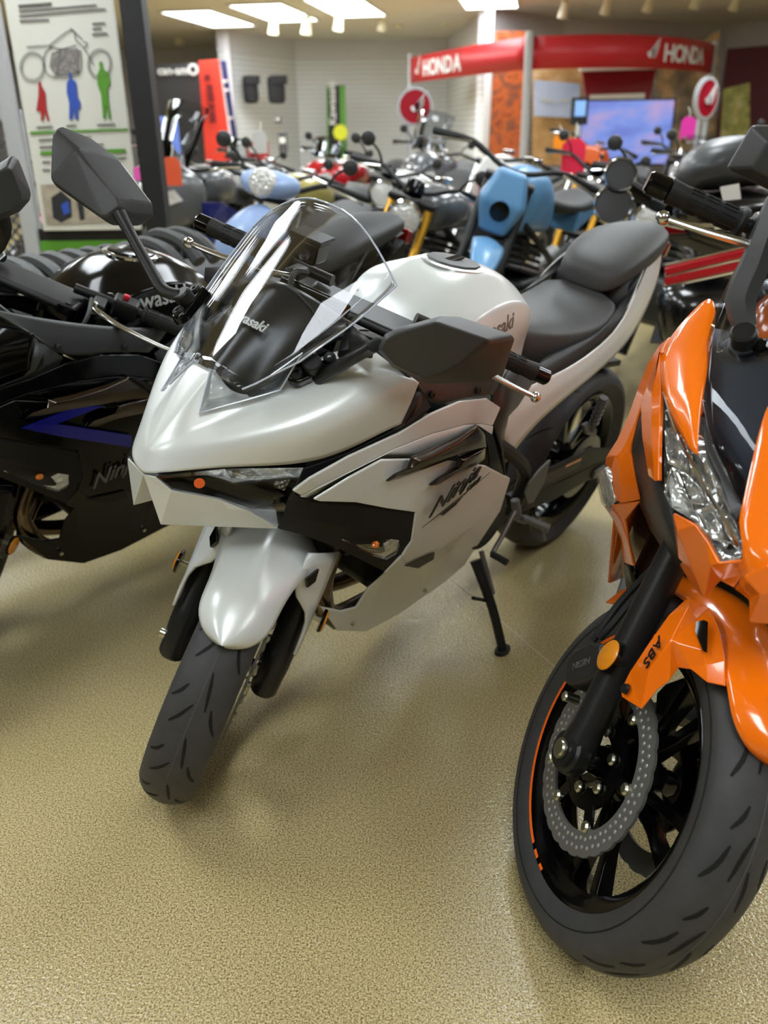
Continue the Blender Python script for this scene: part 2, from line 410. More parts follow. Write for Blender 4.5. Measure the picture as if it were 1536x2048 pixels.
G().box((-.04, .06, .74), (.55, .03, .07)).build('black_rail', M_black, t2, bevel=.004)
G().box((-.04, .055, .69), (.55, .03, .05)).build('green_rail', M_pgreen, t2, bevel=.004)
# diamond mesh grille, far left
t = empty('mesh_panel', (-2.35, 4.75, 0), (0, 0, 0), 'grey diamond mesh panel at the far left edge', 'panel')
G().box((0, .02, 1.55), (1.05, .02, .5)).build('top_panel', mat('panel_grey', (150, 152, 152), .5, bump=.05), t)
g = G()
for k in range(-14, 26):
    x0 = -.5+k*.055
    for sg in (1, -1):
        a = Vector((x0, 0, .45)); b = Vector((x0+sg*.85, 0, 1.29))
        def clipx(a, b):
            t0, t1 = 0., 1.; d = b-a
            for lim, s_ in ((-.5, 1), (.5, -1)):
                na, nb = (a.x-lim)*s_, (b.x-lim)*s_
                if na < 0 and nb < 0: return None
                if na < 0: t0 = max(t0, na/(na-nb))
                elif nb < 0: t1 = min(t1, na/(na-nb))
            return (a+d*t0, a+d*t1) if t1 > t0 else None
        c = clipx(a, b)
        if c: g.bar(c[0], c[1], .012, .004, (0, 1, 0))
o = g.build('mesh_wire', mat('steel_grey', (120, 122, 126), .4, .6, bump=.02), t); tag(o, kind='stuff')
g = G(); g.box((.52, 0, .86), (.05, .04, .95)); g.box((0, 0, 1.31), (1.09, .04, .05)); g.box((0, 0, .42), (1.09, .04, .05)); g.build('border', M_alu, t, bevel=.003)

# ------------------------------------------------------------------ things on the back wall
def wallpanel(name, quad, Y, mt, label, cat, th=.05):
    P = [at(u, v, Y=Y) for u, v in quad]
    o = empty(name, (P[0].x, Y, 0), (0, 0, 0), label, cat)
    L = [Vector((p.x-P[0].x, 0, p.z)) for p in P]
    G().prism(L, (0, th, 0)).build('panel', mt, o, bevel=.004)
    return o, P[0]
# charcoal display with white lettering
o, b = wallpanel('display_wall', [(288, 130), (412, 126), (432, 420), (298, 430)], 15.5, M_darkpanel, 'charcoal display wall with small white lettering behind the black pillar', 'display')
p = at(316, 149, Y=15.45); text('lettering', 'can-am', Matrix.Translation((p.x-b.x, -.06, p.z)) @ Matrix.Rotation(PI/2, 4, 'X'), .17, M_whiteprint, o, bold=.004)
p = at(386, 139, Y=15.45); G().lathe([(.05, 0), (.085, 0), (.085, .02), (.05, .02)], (p.x-b.x, -.06, p.z), (0, 1, 0), 20, closed=True).build('round_emblem', M_whiteprint, o)
o, b = wallpanel('hanging_banner', [(397, 122), (437, 119), (466, 330), (412, 332)], 15.2, mat('banner_red', (232, 66, 50), .5, bump=.03), 'tall bright red hanging banner with dark vertical lettering', 'banner', .02)
M_bltr = mat('banner_letter', (120, 30, 34), .6, bump=.02)
for k, (u_, v_, h_) in enumerate(((415, 155, .1), (420, 180, .16), (422, 197, .1), (423, 214, .1), (425, 234, .17))):
    p = at(u_, v_, Y=15.15); G().box((p.x-b.x, -.05, p.z), (.10, .004, h_)).build('blurred_letter', M_bltr, o, bevel=.01)
o, b = wallpanel('flag_banner', [(440, 121), (452, 121), (474, 275), (464, 275)], 15.6, mat('banner_navy', (40, 44, 92), .5, bump=.03), 'narrow navy banner with white marks beside the tall red banner', 'banner', .02)
for v in (162, 180, 236): 
    p = at(449+(v-160)*.14, v, Y=15.55); G().box((p.x-b.x, -.03, p.z), (.09, .01, .035)).build('white_mark', M_whiteprint, o)
# two black saddle bags on the slat wall
M_bag = mat('bag_fabric', (38, 38, 40), .75, bump=.4, bscale=40)
for (u0, v0, u1, v1, lb) in ((482, 150, 518, 208, 'left black saddlebag hanging on the slat wall'), (532, 150, 572, 208, 'right black saddlebag hanging on the slat wall')):
    a = at(u0, v0, Y=17.5); c = at(u1, v1, Y=17.5); w_, h_ = c.x-a.x, a.z-c.z
    t = empty('saddlebag', ((a.x+c.x)/2, 17.5, c.z), (0, 0, rad(25)), lb, 'bag', 'black saddlebags on the slat wall')
    rings = []
    for zz, ww in ((0, .8), (.12, .95), (.5, 1.), (.85, 1.), (1, .9)):
        rings.append([Vector((w_*ww/2*sx, d, h_*zz)) for sx, d in ((-.9, .08), (-1, 0), (-.9, -.14), (0, -.18), (.9, -.14), (1, 0), (.9, .08))])
    G().loft(rings).build('bag_body', M_bag, t, sub=1)
    G().box((0, -.2, h_*.82), (w_*.95, .02, h_*.3)).build('flap', M_bag, t, bevel=.01)
    for sx in (-.25, .25): G().box((w_*sx, -.215, h_*.5), (.03, .015, h_*.7)).build('strap', M_black, t)
    G().box((0, .12, h_*.8), (.05, .25, .05)).build('hook', M_alu, t)
o, b = wallpanel('sign_board', [(652, 172), (690, 170), (694, 330), (655, 330)], 18.6, M_black, 'tall black and green sign with white vertical lettering on the slat wall', 'sign', .06)
for q, mt_ in (([(679, 172), (690, 171), (694, 330), (683, 330)], M_pgreen), ([(652, 172), (655, 172), (658, 330), (655, 330)], M_pgreen)):
    P = [at(u, v, Y=18.55) for u, v in q]; G().prism([Vector((p.x-b.x, -.05, p.z)) for p in P], (0, .03, 0)).build('green_stripe', mt_, o)
p = at(672, 250, Y=18.55); text('lettering', 'Kawasaki', Matrix.Translation((p.x-b.x, -.02, p.z)) @ Matrix.Rotation(PI/2, 4, 'X') @ Matrix.Rotation(PI/2, 4, 'Z'), .21, M_whiteprint, o, bold=.004)
t = G(); p = at(681, 265, Y=18.5); t.lathe([(0, 0), (.14, 0), (.15, .01), (0, .012)], p, (0, -1, .1), 8); o = t.build('hang_tag', mat('tag_yellow', (222, 226, 20), .5, bump=.02)); tag(o, 'bright yellow tag hanging before the green and black sign', 'tag')
# small shelf goods
for (u, v, w, h, c, lb) in ((515, 302, .38, .3, (150, 40, 44), 'dark red box on the slat wall left of the bare slats'), (505, 345, .32, .26, (206, 160, 60), 'mustard yellow package below the dark red box'),
                            (556, 240, .10, .10, (60, 60, 64), 'small dark clip hanging on the slat wall'), (566, 284, .14, .30, (70, 70, 74), 'long dark grey pouch hanging below the small dark clip')):
    p = at(u, v, Y=15.8); t = empty('boxed_item', (p.x, 15.8, p.z), (0, 0, 0), lb, 'package')
    G().box((0, 0, 0), (w, .14, h)).build('carton', mat('carton_%d' % u, c, .6, var=.15, vscale=9), t, bevel=.01)
    G().box((0, -.074, h*.1), (w*.7, .004, h*.28)).build('printed_label', M_white, t)
    G().box((0, .15, h*.4), (.02, .2, .02)).build('hook', M_alu, t)

# ------------------------------------------------------------------ red banner stand
t = empty('banner_stand', (1.95, 12.5, 0), (0, 0, 0), 'large curved red HONDA banner on pale posts', 'banner stand')
ZT, ZB = 2.24, 1.86
def curve_pts(a, m, b, n): # quadratic through a (t0), m (t.5), b
    out = []
    for i in range(n+1):
        s_ = i/n; c = (m*2-(a+b)*.5); out.append(a*(1-s_)**2+c*2*s_*(1-s_)+b*s_*s_)
    return out
O_ = Vector((1.95, 12.5, 0))
cl = curve_pts(Vector((.54, 16.2, 0)), Vector((1.2, 14.2, 0)), Vector((1.93, 12.5, 0)), 14)
cr_ = curve_pts(Vector((1.99, 12.5, 0)), Vector((3.6, 12.6, 0)), Vector((5.04, 14.4, 0)), 18)
def ribbon(name, pts, z0, z1, mt):
    g = G(); g.grid([[Vector((p.x, p.y, z0))-O_ for p in pts], [Vector((p.x, p.y, z1))-O_ for p in pts]]); return g.build(name, mt, t, solid=.02)
ribbon('banner_wing', cl, ZB, ZT, M_red); ribbon('banner_wing', cr_, ZB, ZT, M_red)
def along(pts, s_):
    L = [0]
    for i in range(len(pts)-1): L.append(L[-1]+(pts[i+1]-pts[i]).length)
    d = s_*L[-1]
    for i in range(len(pts)-1):
        if L[i+1] >= d:
            f_ = (d-L[i])/(L[i+1]-L[i]); return pts[i].lerp(pts[i+1], f_), (pts[i+1]-pts[i]).normalized()
    return pts[-1], (pts[-1]-pts[-2]).normalized()
def wing_logo(M, s_, par):
    g = G()
    feathers = [[(0, .0), (.16, .1), (.62, .62), (.5, .36)], [(.02, -.05), (.2, .0), (.6, .34), (.5, .18)], [(.05, -.1), (.25, -.06), (.56, .16), (.46, .02)], [(.08, -.16), (.28, -.14), (.5, .0), (.4, -.12)], [(.1, -.22), (.3, -.22), (.42, -.12), (.34, -.24)], [(-.12, -.02), (.04, .04), (.12, -.22), (.02, -.24), (-.08, -.16)]]
    for q in feathers: g.prism([M @ Vector((x*s_, y*s_, 0)) for x, y in q], (M.to_3x3() @ Vector((0, 0, .012))))
    g.build('wing_emblem', M_whiteprint, par)
def sign_on(pts, s0, s1, word, h, wing):
    n = len(word); L = s1-s0
    p, d = along(pts, wing); nrm = Vector((d.y, -d.x, 0))
    wing_logo(frame4(p-O_+nrm*.015+Vector((0, 0, (ZT+ZB)/2)), d, (0, 0, 1)), h*1.25, t)
    for i, ch in enumerate(word):
        p, d = along(pts, s0+L*i/(n-1)); nrm = Vector((d.y, -d.x, 0))
        text('letter', ch, frame4(p-O_+nrm*.015+Vector((0, 0, (ZT+ZB)/2-h*.45)), d, (0, 0, 1)), h*1.3, M_whiteprint, t, bold=.008, align='CENTER', xscale=1.25)
sign_on(cl, .21, .52, 'HONDA', .24, .10)
sign_on(cr_, .50, .76, 'HONDA', .22, .40)
for p, r in ((cl[0], .03), (cl[-1]+Vector((.03, -.02, 0)), .055), (cr_[-1], .05)):
    G().tube([Vector((p.x, p.y+.03, 0))-O_, Vector((p.x, p.y+.03, ZT+.06))-O_], r, 12).build('post', M_alu, t)
# column with pale edge behind the banner
t = G().box((1.68, 14.62, CEIL/2), (.12, .12, CEIL)).build('corner_column', mat('pale_trim', (222, 222, 220), .5, bump=.02), bevel=.01); tag(t, 'pale square corner column behind the red banner', 'column')
# display backdrop: posters on the display wall
def photo_mat(name, stops, scale, seed, axis='Z'):
    mt = bpy.data.materials.new(name); mt.use_nodes = True; nt = mt.node_tree; b_ = nt.nodes['Principled BSDF']
    tc = nt.nodes.new('ShaderNodeTexCoord'); mp = nt.nodes.new('ShaderNodeMapping'); mp.inputs['Location'].default_value = (seed, seed*2, seed); n = nt.nodes.new('ShaderNodeTexNoise'); n.inputs['Scale'].default_value = scale; n.inputs['Detail'].default_value = 5
    r = nt.nodes.new('ShaderNodeValToRGB'); e = r.color_ramp.elements; e[0].position, e[0].color = stops[0][0], (*lin(stops[0][1]), 1); e[1].position, e[1].color = stops[-1][0], (*lin(stops[-1][1]), 1)
    for p_, c_ in stops[1:-1]: e.new(p_).color = (*lin(c_), 1)
    nt.links.new(tc.outputs['Object'], mp.inputs[0]); nt.links.new(mp.outputs[0], n.inputs['Vector']); nt.links.new(n.outputs['Fac'], r.inputs[0]); nt.links.new(r.outputs[0], b_.inputs['Base Color']); b_.inputs['Roughness'].default_value = .5
    return mt
o, b = wallpanel('photo_panel', [(992, 62), (1060, 62), (1056, 330), (975, 330)], 14.3, photo_mat('print_autumn', [(.3, (96, 46, 24)), (.48, (196, 96, 40)), (.6, (120, 70, 50)), (.75, (190, 110, 60))], 5, 3), 'large orange desert photograph panel beside the white post', 'panel')
o, b = wallpanel('photo_panel', [(1066, 128), (1165, 128), (1170, 330), (1066, 330)], 14.2, photo_mat('print_tanwood', [(.3, (160, 120, 70)), (.55, (190, 150, 96)), (.75, (214, 190, 150))], 4, 5), 'tan photograph panel behind the pale blue wing poster', 'panel')
o, b = wallpanel('wing_poster', [(1069, 160), (1160, 168), (1164, 237), (1067, 232)], 14.0, photo_mat('print_sky', [(.3, (150, 178, 216)), (.7, (198, 206, 224))], 1.5, 2), 'pale blue poster with a faint gold wing emblem', 'poster', .02)
p = at(1112, 200, Y=13.97)
for sx in (-1, 1): G().prism([(p.x-b.x+sx*x, -.03, p.z+z) for x, z in ((0, -.03), (.1, .0), (.28, .03), (.12, -.02))], (0, .01, 0)).build('wing_emblem', mat('gold_print', (200, 196, 160), .5), o)
o, b = wallpanel('photo_panel', [(1310, 128), (1440, 60), (1432, 330), (1320, 330)], 14.9, photo_mat('print_scenery', [(.3, (70, 60, 60)), (.5, (140, 124, 100)), (.62, (196, 160, 110)), (.75, (170, 170, 176))], 3, 9), 'collage of riding photographs behind the right banner end', 'panel')
o, b = wallpanel('photo_panel', [(1448, 178), (1500, 165), (1500, 400), (1436, 400)], 14.5, photo_mat('print_trees', [(.3, (96, 100, 60)), (.55, (170, 166, 90)), (.75, (214, 206, 160))], 6, 1), 'yellow green forest photograph panel at the right', 'panel')
o, b = wallpanel('trapezoid_sign', [(1165, 143), (1312, 138), (1298, 215), (1176, 217)], 13.6, mat('sign_deep_red', (120, 14, 20), .4, bump=.02), 'dark red trapezoid sign with a pale plate above the television', 'sign', .08)
P = [at(u, v, Y=13.55) for u, v in ((1180, 190), (1290, 186), (1286, 212), (1182, 213))]; G().prism([Vector((p.x-b.x, -.06, p.z)) for p in P], (0, .03, 0)).build('pale_plate', M_white, o)
P = [at(u, v, Y=13.55) for u, v in ((1160, 132), (1316, 128), (1316, 137), (1160, 142))]; G().prism([Vector((p.x-b.x, -.06, p.z)) for p in P], (0, .06, 0)).build('white_cap', M_whiteprint, o)
p = at(1196, 208, Y=13.5); text('lettering', 'POWERSPORTS', Matrix.Translation((p.x-b.x, -.065, p.z)) @ Matrix.Rotation(PI/2, 4, 'X'), .1, M_ink, o) if False else None
# television
def screen_mat():
    mt = bpy.data.materials.new('screen_picture'); mt.use_nodes = True; nt = mt.node_tree; b_ = nt.nodes['Principled BSDF']; L = nt.links.new
    tc = nt.nodes.new('ShaderNodeTexCoord'); mp = nt.nodes.new('ShaderNodeMapping'); mp.inputs['Scale'].default_value = (1.1, 1, 2.2); n = nt.nodes.new('ShaderNodeTexNoise'); n.inputs['Scale'].default_value = 1.7; n.inputs['Detail'].default_value = 2
    r = nt.nodes.new('ShaderNodeValToRGB'); e = r.color_ramp.elements; e[0].position, e[0].color = .35, (*lin((122, 140, 232)), 1); e[1].position, e[1].color = .7, (*lin((206, 176, 226)), 1); e.new(.5).color = (*lin((140, 166, 250)), 1)
    L(tc.outputs['Object'], mp.inputs[0]); L(mp.outputs[0], n.inputs['Vector']); L(n.outputs['Fac'], r.inputs[0]); L(r.outputs[0], b_.inputs['Emission Color']); b_.inputs['Emission Strength'].default_value = .85; b_.inputs['Base Color'].default_value = (.02, .02, .02, 1); b_.inputs['Roughness'].default_value = .2
    return mt
t = empty('television', at(1245, 330, Y=11.8), (0, 0, rad(-8)), 'large lit television with a violet blue picture on a stand', 'television')
G().box((0, .03, .38), (1.16, .05, .78)).build('casing', M_black, t, bevel=.008); G().box((0, .0, .38), (1.11, .012, .73)).build('screen', screen_mat(), t)
g = G(); g.box((0, .05, -.35), (.1, .06, .8)); g.box((0, .05, -.72), (.7, .4, .04)); g.build('stand', M_black, t, bevel=.006)
p = at(1152, 330, Y=11.3); t = empty('kiosk_screen', p, (0, 0, 0), 'small dark kiosk screen left of the large television', 'screen')
G().box((0, .03, .6), (.2, .05, .3)).build('casing', M_black, t, bevel=.006); G().box((0, 0, .63), (.13, .012, .17)).build('screen', mat('kiosk_blue', (120, 160, 214), .3, emit=.6), t); G().box((0, .04, (.6-p.z)/2), (.05, .05, p.z+.6)).build('pole', M_alu, t)
t = empty('blue_screen', at(346, 315, Y=13.5), (0, 0, 0), 'small blue lit screen behind bikes beside the black pillar', 'screen')
G().box((0, .03, .3), (.3, .05, .56)).build('casing', M_black, t, bevel=.006); G().box((0, 0, .3), (.25, .012, .5)).build('screen', mat('screen_blue', (126, 152, 238), .3, emit=.8), t); G().box((0, .04, -.45), (.05, .05, 1.0)).build('pole', M_black, t)
# round red emblem signs on twin poles
M_signred = mat('sign_red', (160, 24, 40), .25, bump=.02)
def round_sign(u, v, Y, r, rz, lb):
    p = at(u, v, Y=Y); t = empty('round_sign', (p.x, Y, 0), (0, 0, rz), lb, 'sign', 'round red emblem signs')
    G().lathe([(0, -.02), (r*.86, -.02), (r*.86, .02), (0, .02)], (0, 0, p.z), (0, 1, 0), 32).build('disc', M_signred, t)
    G().lathe([(r*.86, -.025), (r, -.02), (r, .02), (r*.86, .025)], (0, 0, p.z), (0, 1, 0), 32, closed=True).build('rim', M_alu, t)
    wing_logo(frame4((-r*.12, -.03, p.z), (1, 0, 0), (0, 0, 1)), r*1.1, t)
    for sx in (-.07, .07): G().tube([(sx, .01, 0), (sx, .01, p.z-r*.8)], .022, 10).build('pole', M_alu, t)
    G().box((0, .01, .02), (.4, .3, .04)).build('base', M_alu, t)
    return t
round_sign(830, 213, 9.2, .175, 0, 'round red emblem sign on twin poles left of the white banner post')
round_sign(1412, 197, 10.6, .22, rad(38), 'round red emblem sign turned sideways before the forest photograph')
# ================================================================== shared motorcycle parts
M_tyre = mat('tyre_rubber', (60, 60, 61), .62, bump=.12, bscale=260, var=.12, vscale=30)
M_groove = mat('tyre_groove', (9, 9, 9), .8, bump=.02)
M_gloss = mat('gloss_black', (7, 7, 8), .13, spec=.38)
M_satin = mat('satin_black', (22, 22, 23), .42, bump=.05, bscale=500)
M_plast = mat('textured_black_plastic', (21, 21, 22), .5, spec=.3, bump=.12, bscale=900)
M_plast2 = mat('smooth_charcoal_plastic', (44, 45, 46), .38, bump=.04, bscale=900)
M_mirror = mat('mirror_housing_plastic', (52, 53, 53), .42, bump=.1, bscale=1200)
M_seat = mat('seat_vinyl', (62, 63, 63), .52, bump=.15, bscale=700)
M_seat2 = mat('seat_vinyl_dark', (44, 45, 46), .55, bump=.15, bscale=700)
M_chrome = mat('chrome', (225, 226, 228), .08, 1., bump=.0)
M_polish = mat('polished_aluminium', (210, 210, 208), .2, 1., bump=.02)
M_steel = mat('brushed_steel', (124, 124, 122), .40, .55, bump=.2, bscale=400)
M_castalu = mat('cast_aluminium', (120, 121, 122), .45, .8, bump=.1)
M_rubber = mat('grip_rubber', (20, 20, 21), .6, bump=.25, bscale=400)
M_void = mat('frame_black', (12, 12, 13), .5, bump=.03)
M_engine = mat('engine_black', (16, 16, 17), .4, .2, bump=.15, bscale=60)
M_amber = mat('amber_reflector', (226, 140, 14), .25, coat=.5, bump=.5, bscale=350)
M_amberb = mat('amber_bulb', (226, 120, 30), .2, coat=.5)
M_bolt = mat('zinc_bolt', (196, 196, 178), .28, 1., bump=.05)
M_redsw = mat('red_switch', (200, 24, 44), .35)
M_pipe = mat('heat_tinted_pipe', (120, 104, 88), .25, 1., var=.35, vscale=22)
M_lens = clear_mat('clear_lens', (.95, .96, .96), .5, .02, 1.22)
M_screen = clear_mat('clear_windscreen', (.95, .96, .97), .8, .0, 1.45)
M_glass = mat('mirror_glass', (200, 205, 210), .02, 1.)
M_scoop = mat('dark_chrome_scoop', (82, 74, 70), .16, 1., bump=.0)
M_hlback = mat('headlight_bowl', (20, 20, 19), .25, .2)
M_shield = mat('shield_graphic', (30, 30, 31), .3)
def facet_mat(name, rgb, sc, st, mt_=.25):
    m_ = mat(name, rgb, .12, mt_); nt = m_.node_tree; b = nt.nodes['Principled BSDF']
    tc = nt.nodes.new('ShaderNodeTexCoord'); vo = nt.nodes.new('ShaderNodeTexVoronoi'); vo.inputs['Scale'].default_value = sc
    bp = nt.nodes.new('ShaderNodeBump'); bp.inputs['Strength'].default_value = st; bp.inputs['Distance'].default_value = .01
    nt.links.new(tc.outputs['Object'], vo.inputs['Vector']); nt.links.new(vo.outputs['Distance'], bp.inputs['Height']); nt.links.new(bp.outputs[0], b.inputs['Normal']); return m_
M_refl = facet_mat('faceted_reflector', (225, 225, 222), 70, .5)

M_refl3 = facet_mat('headlight_facets', (232, 232, 230), 110, .9, .8)
def tyre_prof(R, W):
    a = [(.214, -.040), (.224, -.050), (.236, -.0535), (R-.042, -W/2), (R-.030, -.485*W), (R-.020, -.43*W), (R-.011, -.34*W), (R-.0045, -.22*W), (R-.001, -.1*W), (R, 0)]
    return a+[(r, -h) for r, h in reversed(a[:-1])]
def tread_r(R, W, h):
    pr = tyre_prof(R, W)
    for i in range(len(pr)-1):
        if pr[i][1] <= h <= pr[i+1][1] and pr[i][0] > R-.05:
            f = (h-pr[i][1])/(pr[i+1][1]-pr[i][1]+1e-9); return pr[i][0]*(1-f)+pr[i+1][0]*f
    return R-.042
def grooves(parent, c, R, W, pattern, reps, wid, M, name='tread_groove'):
    g = G()
    for k in range(reps):
        for path in pattern:
            base = 2*PI*k/reps; pts = []
            n = 5
            for i in range(n+1):
                s = i/n*(len(path)-1); j = min(int(s), len(path)-2); f = s-j
                pts.append((path[j][0]*(1-f)+path[j+1][0]*f, path[j][1]*(1-f)+path[j+1][1]*f))
            rows = [[], []]
            for i, (dt, t) in enumerate(pts):
                d = (pts[min(i+1, n)][0]-pts[max(i-1, 0)][0])*R, (pts[min(i+1, n)][1]-pts[max(i-1, 0)][1])*W/2
                L = math.hypot(*d); nx, ny = -d[1]/L, d[0]/L
                ww = wid*(.35+.65*math.sin(PI*(i+.35)/(n+.7)))
                for sgn, row in ((1, rows[0]), (-1, rows[1])):
                    th = base+dt+sgn*nx*ww/R; h = t*W/2+sgn*ny*ww
                    r = tread_r(R, W, h)+.0007
                    row.append(Vector((c[0]+r*math.cos(th), c[1]+h, c[2]+r*math.sin(th))))
            g.grid(rows)
    return tag(g.build(name, M_groove, parent, M), kind='stuff')
def make_rim(parent, c, M, mt, n_sp=5, hub=.045, r_in=.2, stripe=None, wid=.046, name='rim'):
    g = G(); w = wid
    g.lathe([(.226, -w-.003), (.2295, -w-.001), (.222, -w+.008), (.205, -.024), (.202, 0), (.205, .024), (.222, w-.008), (.2295, w+.001), (.226, w+.003), (.219, w+.001), (.198, w-.016), (.193, .0), (.198, -w+.016), (.219, -w-.001)], c, (0, 1, 0), 64, closed=True)
    rim = g.build(name, mt, parent, M)
    for k in range(n_sp):
        a = 2*PI*k/n_sp+.3
        for da in (-.13, .13):
            g = G(); d0 = Vector((math.cos(a+da*.6), 0, math.sin(a+da*.6))); d1 = Vector((math.cos(a+da*1.5), 0, math.sin(a+da*1.5))); C = Vector(c)
            rings = []
            for s, wd, th in ((0., .012, .03), (.5, .009, .02), (1., .011, .03)):
                p = C+(d0*hub).lerp(d1*r_in, s); t = Vector((-d1.z, 0, d1.x))
                rings.append([p+t*wd+Vector((0, th*.5, 0)), p-t*wd+Vector((0, th*.5, 0)), p-t*wd-Vector((0, th*.5, 0)), p+t*wd-Vector((0, th*.5, 0))])
            g.loft(rings); g.build('spoke', mt, rim, bevel=.002)
    G().lathe([(.0, -.05), (.03, -.05), (.034, -.03), (.052, -.016), (.052, .016), (.034, .03), (.03, .05), (0, .05)], c, (0, 1, 0), 24).build('hub', mt, rim)
    return rim
def petal_disc(parent, c, y, r0, r1, M, mt, waves=24, carrier=None, holes=True):
    g = G(); n = waves*6; C = Vector(c); th = .0025; vs = []
    for k in range(n):
        a = 2*PI*k/n; ph = (k % 6)/6; w = .0032*(abs(math.sin(PI*ph))**.7-.5)
        e = Vector((math.cos(a), 0, math.sin(a)))
        tabs = .010 if abs(((a/(2*PI)*6) % 1)-.5) < .09 else 0
        vs += [C+e*(r1+w)+Vector((0, y-th, 0)), C+e*(r1+w)+Vector((0, y+th, 0)), C+e*(r0-tabs)+Vector((0, y+th, 0)), C+e*(r0-tabs)+Vector((0, y-th, 0))]
    fs = []
    for k in range(n):
        k2 = (k+1) % n
        for i in range(4): i2 = (i+1) % 4; fs.append((k*4+i, k*4+i2, k2*4+i2, k2*4+i))
    g.add(vs, fs); d = g.build('brake_disc', mt, parent, M, ang=30)
    if holes:
        g = G()
        for k in range(waves*2):
            for j, rr in enumerate((.26, .62)):
                a = 2*PI*(k+j*.5)/(waves*2); e = Vector((math.cos(a), 0, math.sin(a)))
                g.lathe([(0, th+.0012), (.0022, th+.0009), (.0034, th+.0001)], C+e*(r0+(r1-r0)*rr+.002*(k % 2))+Vector((0, y, 0)), (0, math.copysign(1, y), 0), 7)
        tag(g.build('disc_hole', mat('disc_hole', (176, 176, 172), .3, .5), d), kind='stuff')
    if carrier:
        g = G(); s_ = math.copysign(1, y)
        g.lathe([(.045, 0), (r0*.72, 0), (r0*.72, .004), (.045, .004)], C+Vector((0, y-.002, 0)), (0, 1, 0), 36, closed=True)
        for k in range(6):
            a = 2*PI*(k+.5)/6; e = Vector((math.cos(a), 0, math.sin(a)))
            g.bar(C+e*r0*.65+Vector((0, y, 0)), C+e*(r0-.004)+Vector((0, y, 0)), .022, .005, (0, 1, 0))
        g.build('disc_carrier', carrier, d)
        for k in range(6):
            a = 2*PI*(k+.5)/6; e = Vector((math.cos(a), 0, math.sin(a)))
            G().lathe([(0, .009), (.006, .009), (.0095, .006), (.0095, 0)], C+e*(r0-.006)+Vector((0, y, 0)), (0, s_, 0), 12).build('disc_rivet', M_bolt, d)
            a += .42; e = Vector((math.cos(a), 0, math.sin(a)))
            G().lathe([(0, .006), (.007, .006), (.010, .003), (.010, 0)], C+e*.052+Vector((0, y+.004*s_, 0)), (0, s_, 0), 8).build('disc_bolt', M_bolt, d)
    return d
def fork_leg(parent, base, s_top, M, mt, r=.027, s_seal=.30):
    b = Vector(base); P = lambda s: b+SAX*s
    G().lathe([(0, -.042), (.022, -.042), (.028, -.034), (.029, .0), (.031, .03), (.0305, .075), (r, .083), (r, s_seal), (r+.003, s_seal+.004), (r+.003, s_seal+.03), (.022, s_seal+.034), (0, s_seal+.034)], b, SAX, 24).build('fork_leg', mt, parent, M)
    G().lathe([(0, s_seal), (.0205, s_seal), (.0205, s_top), (0, s_top)], b, SAX, 20).build('fork_tube', M_polish, parent, M)
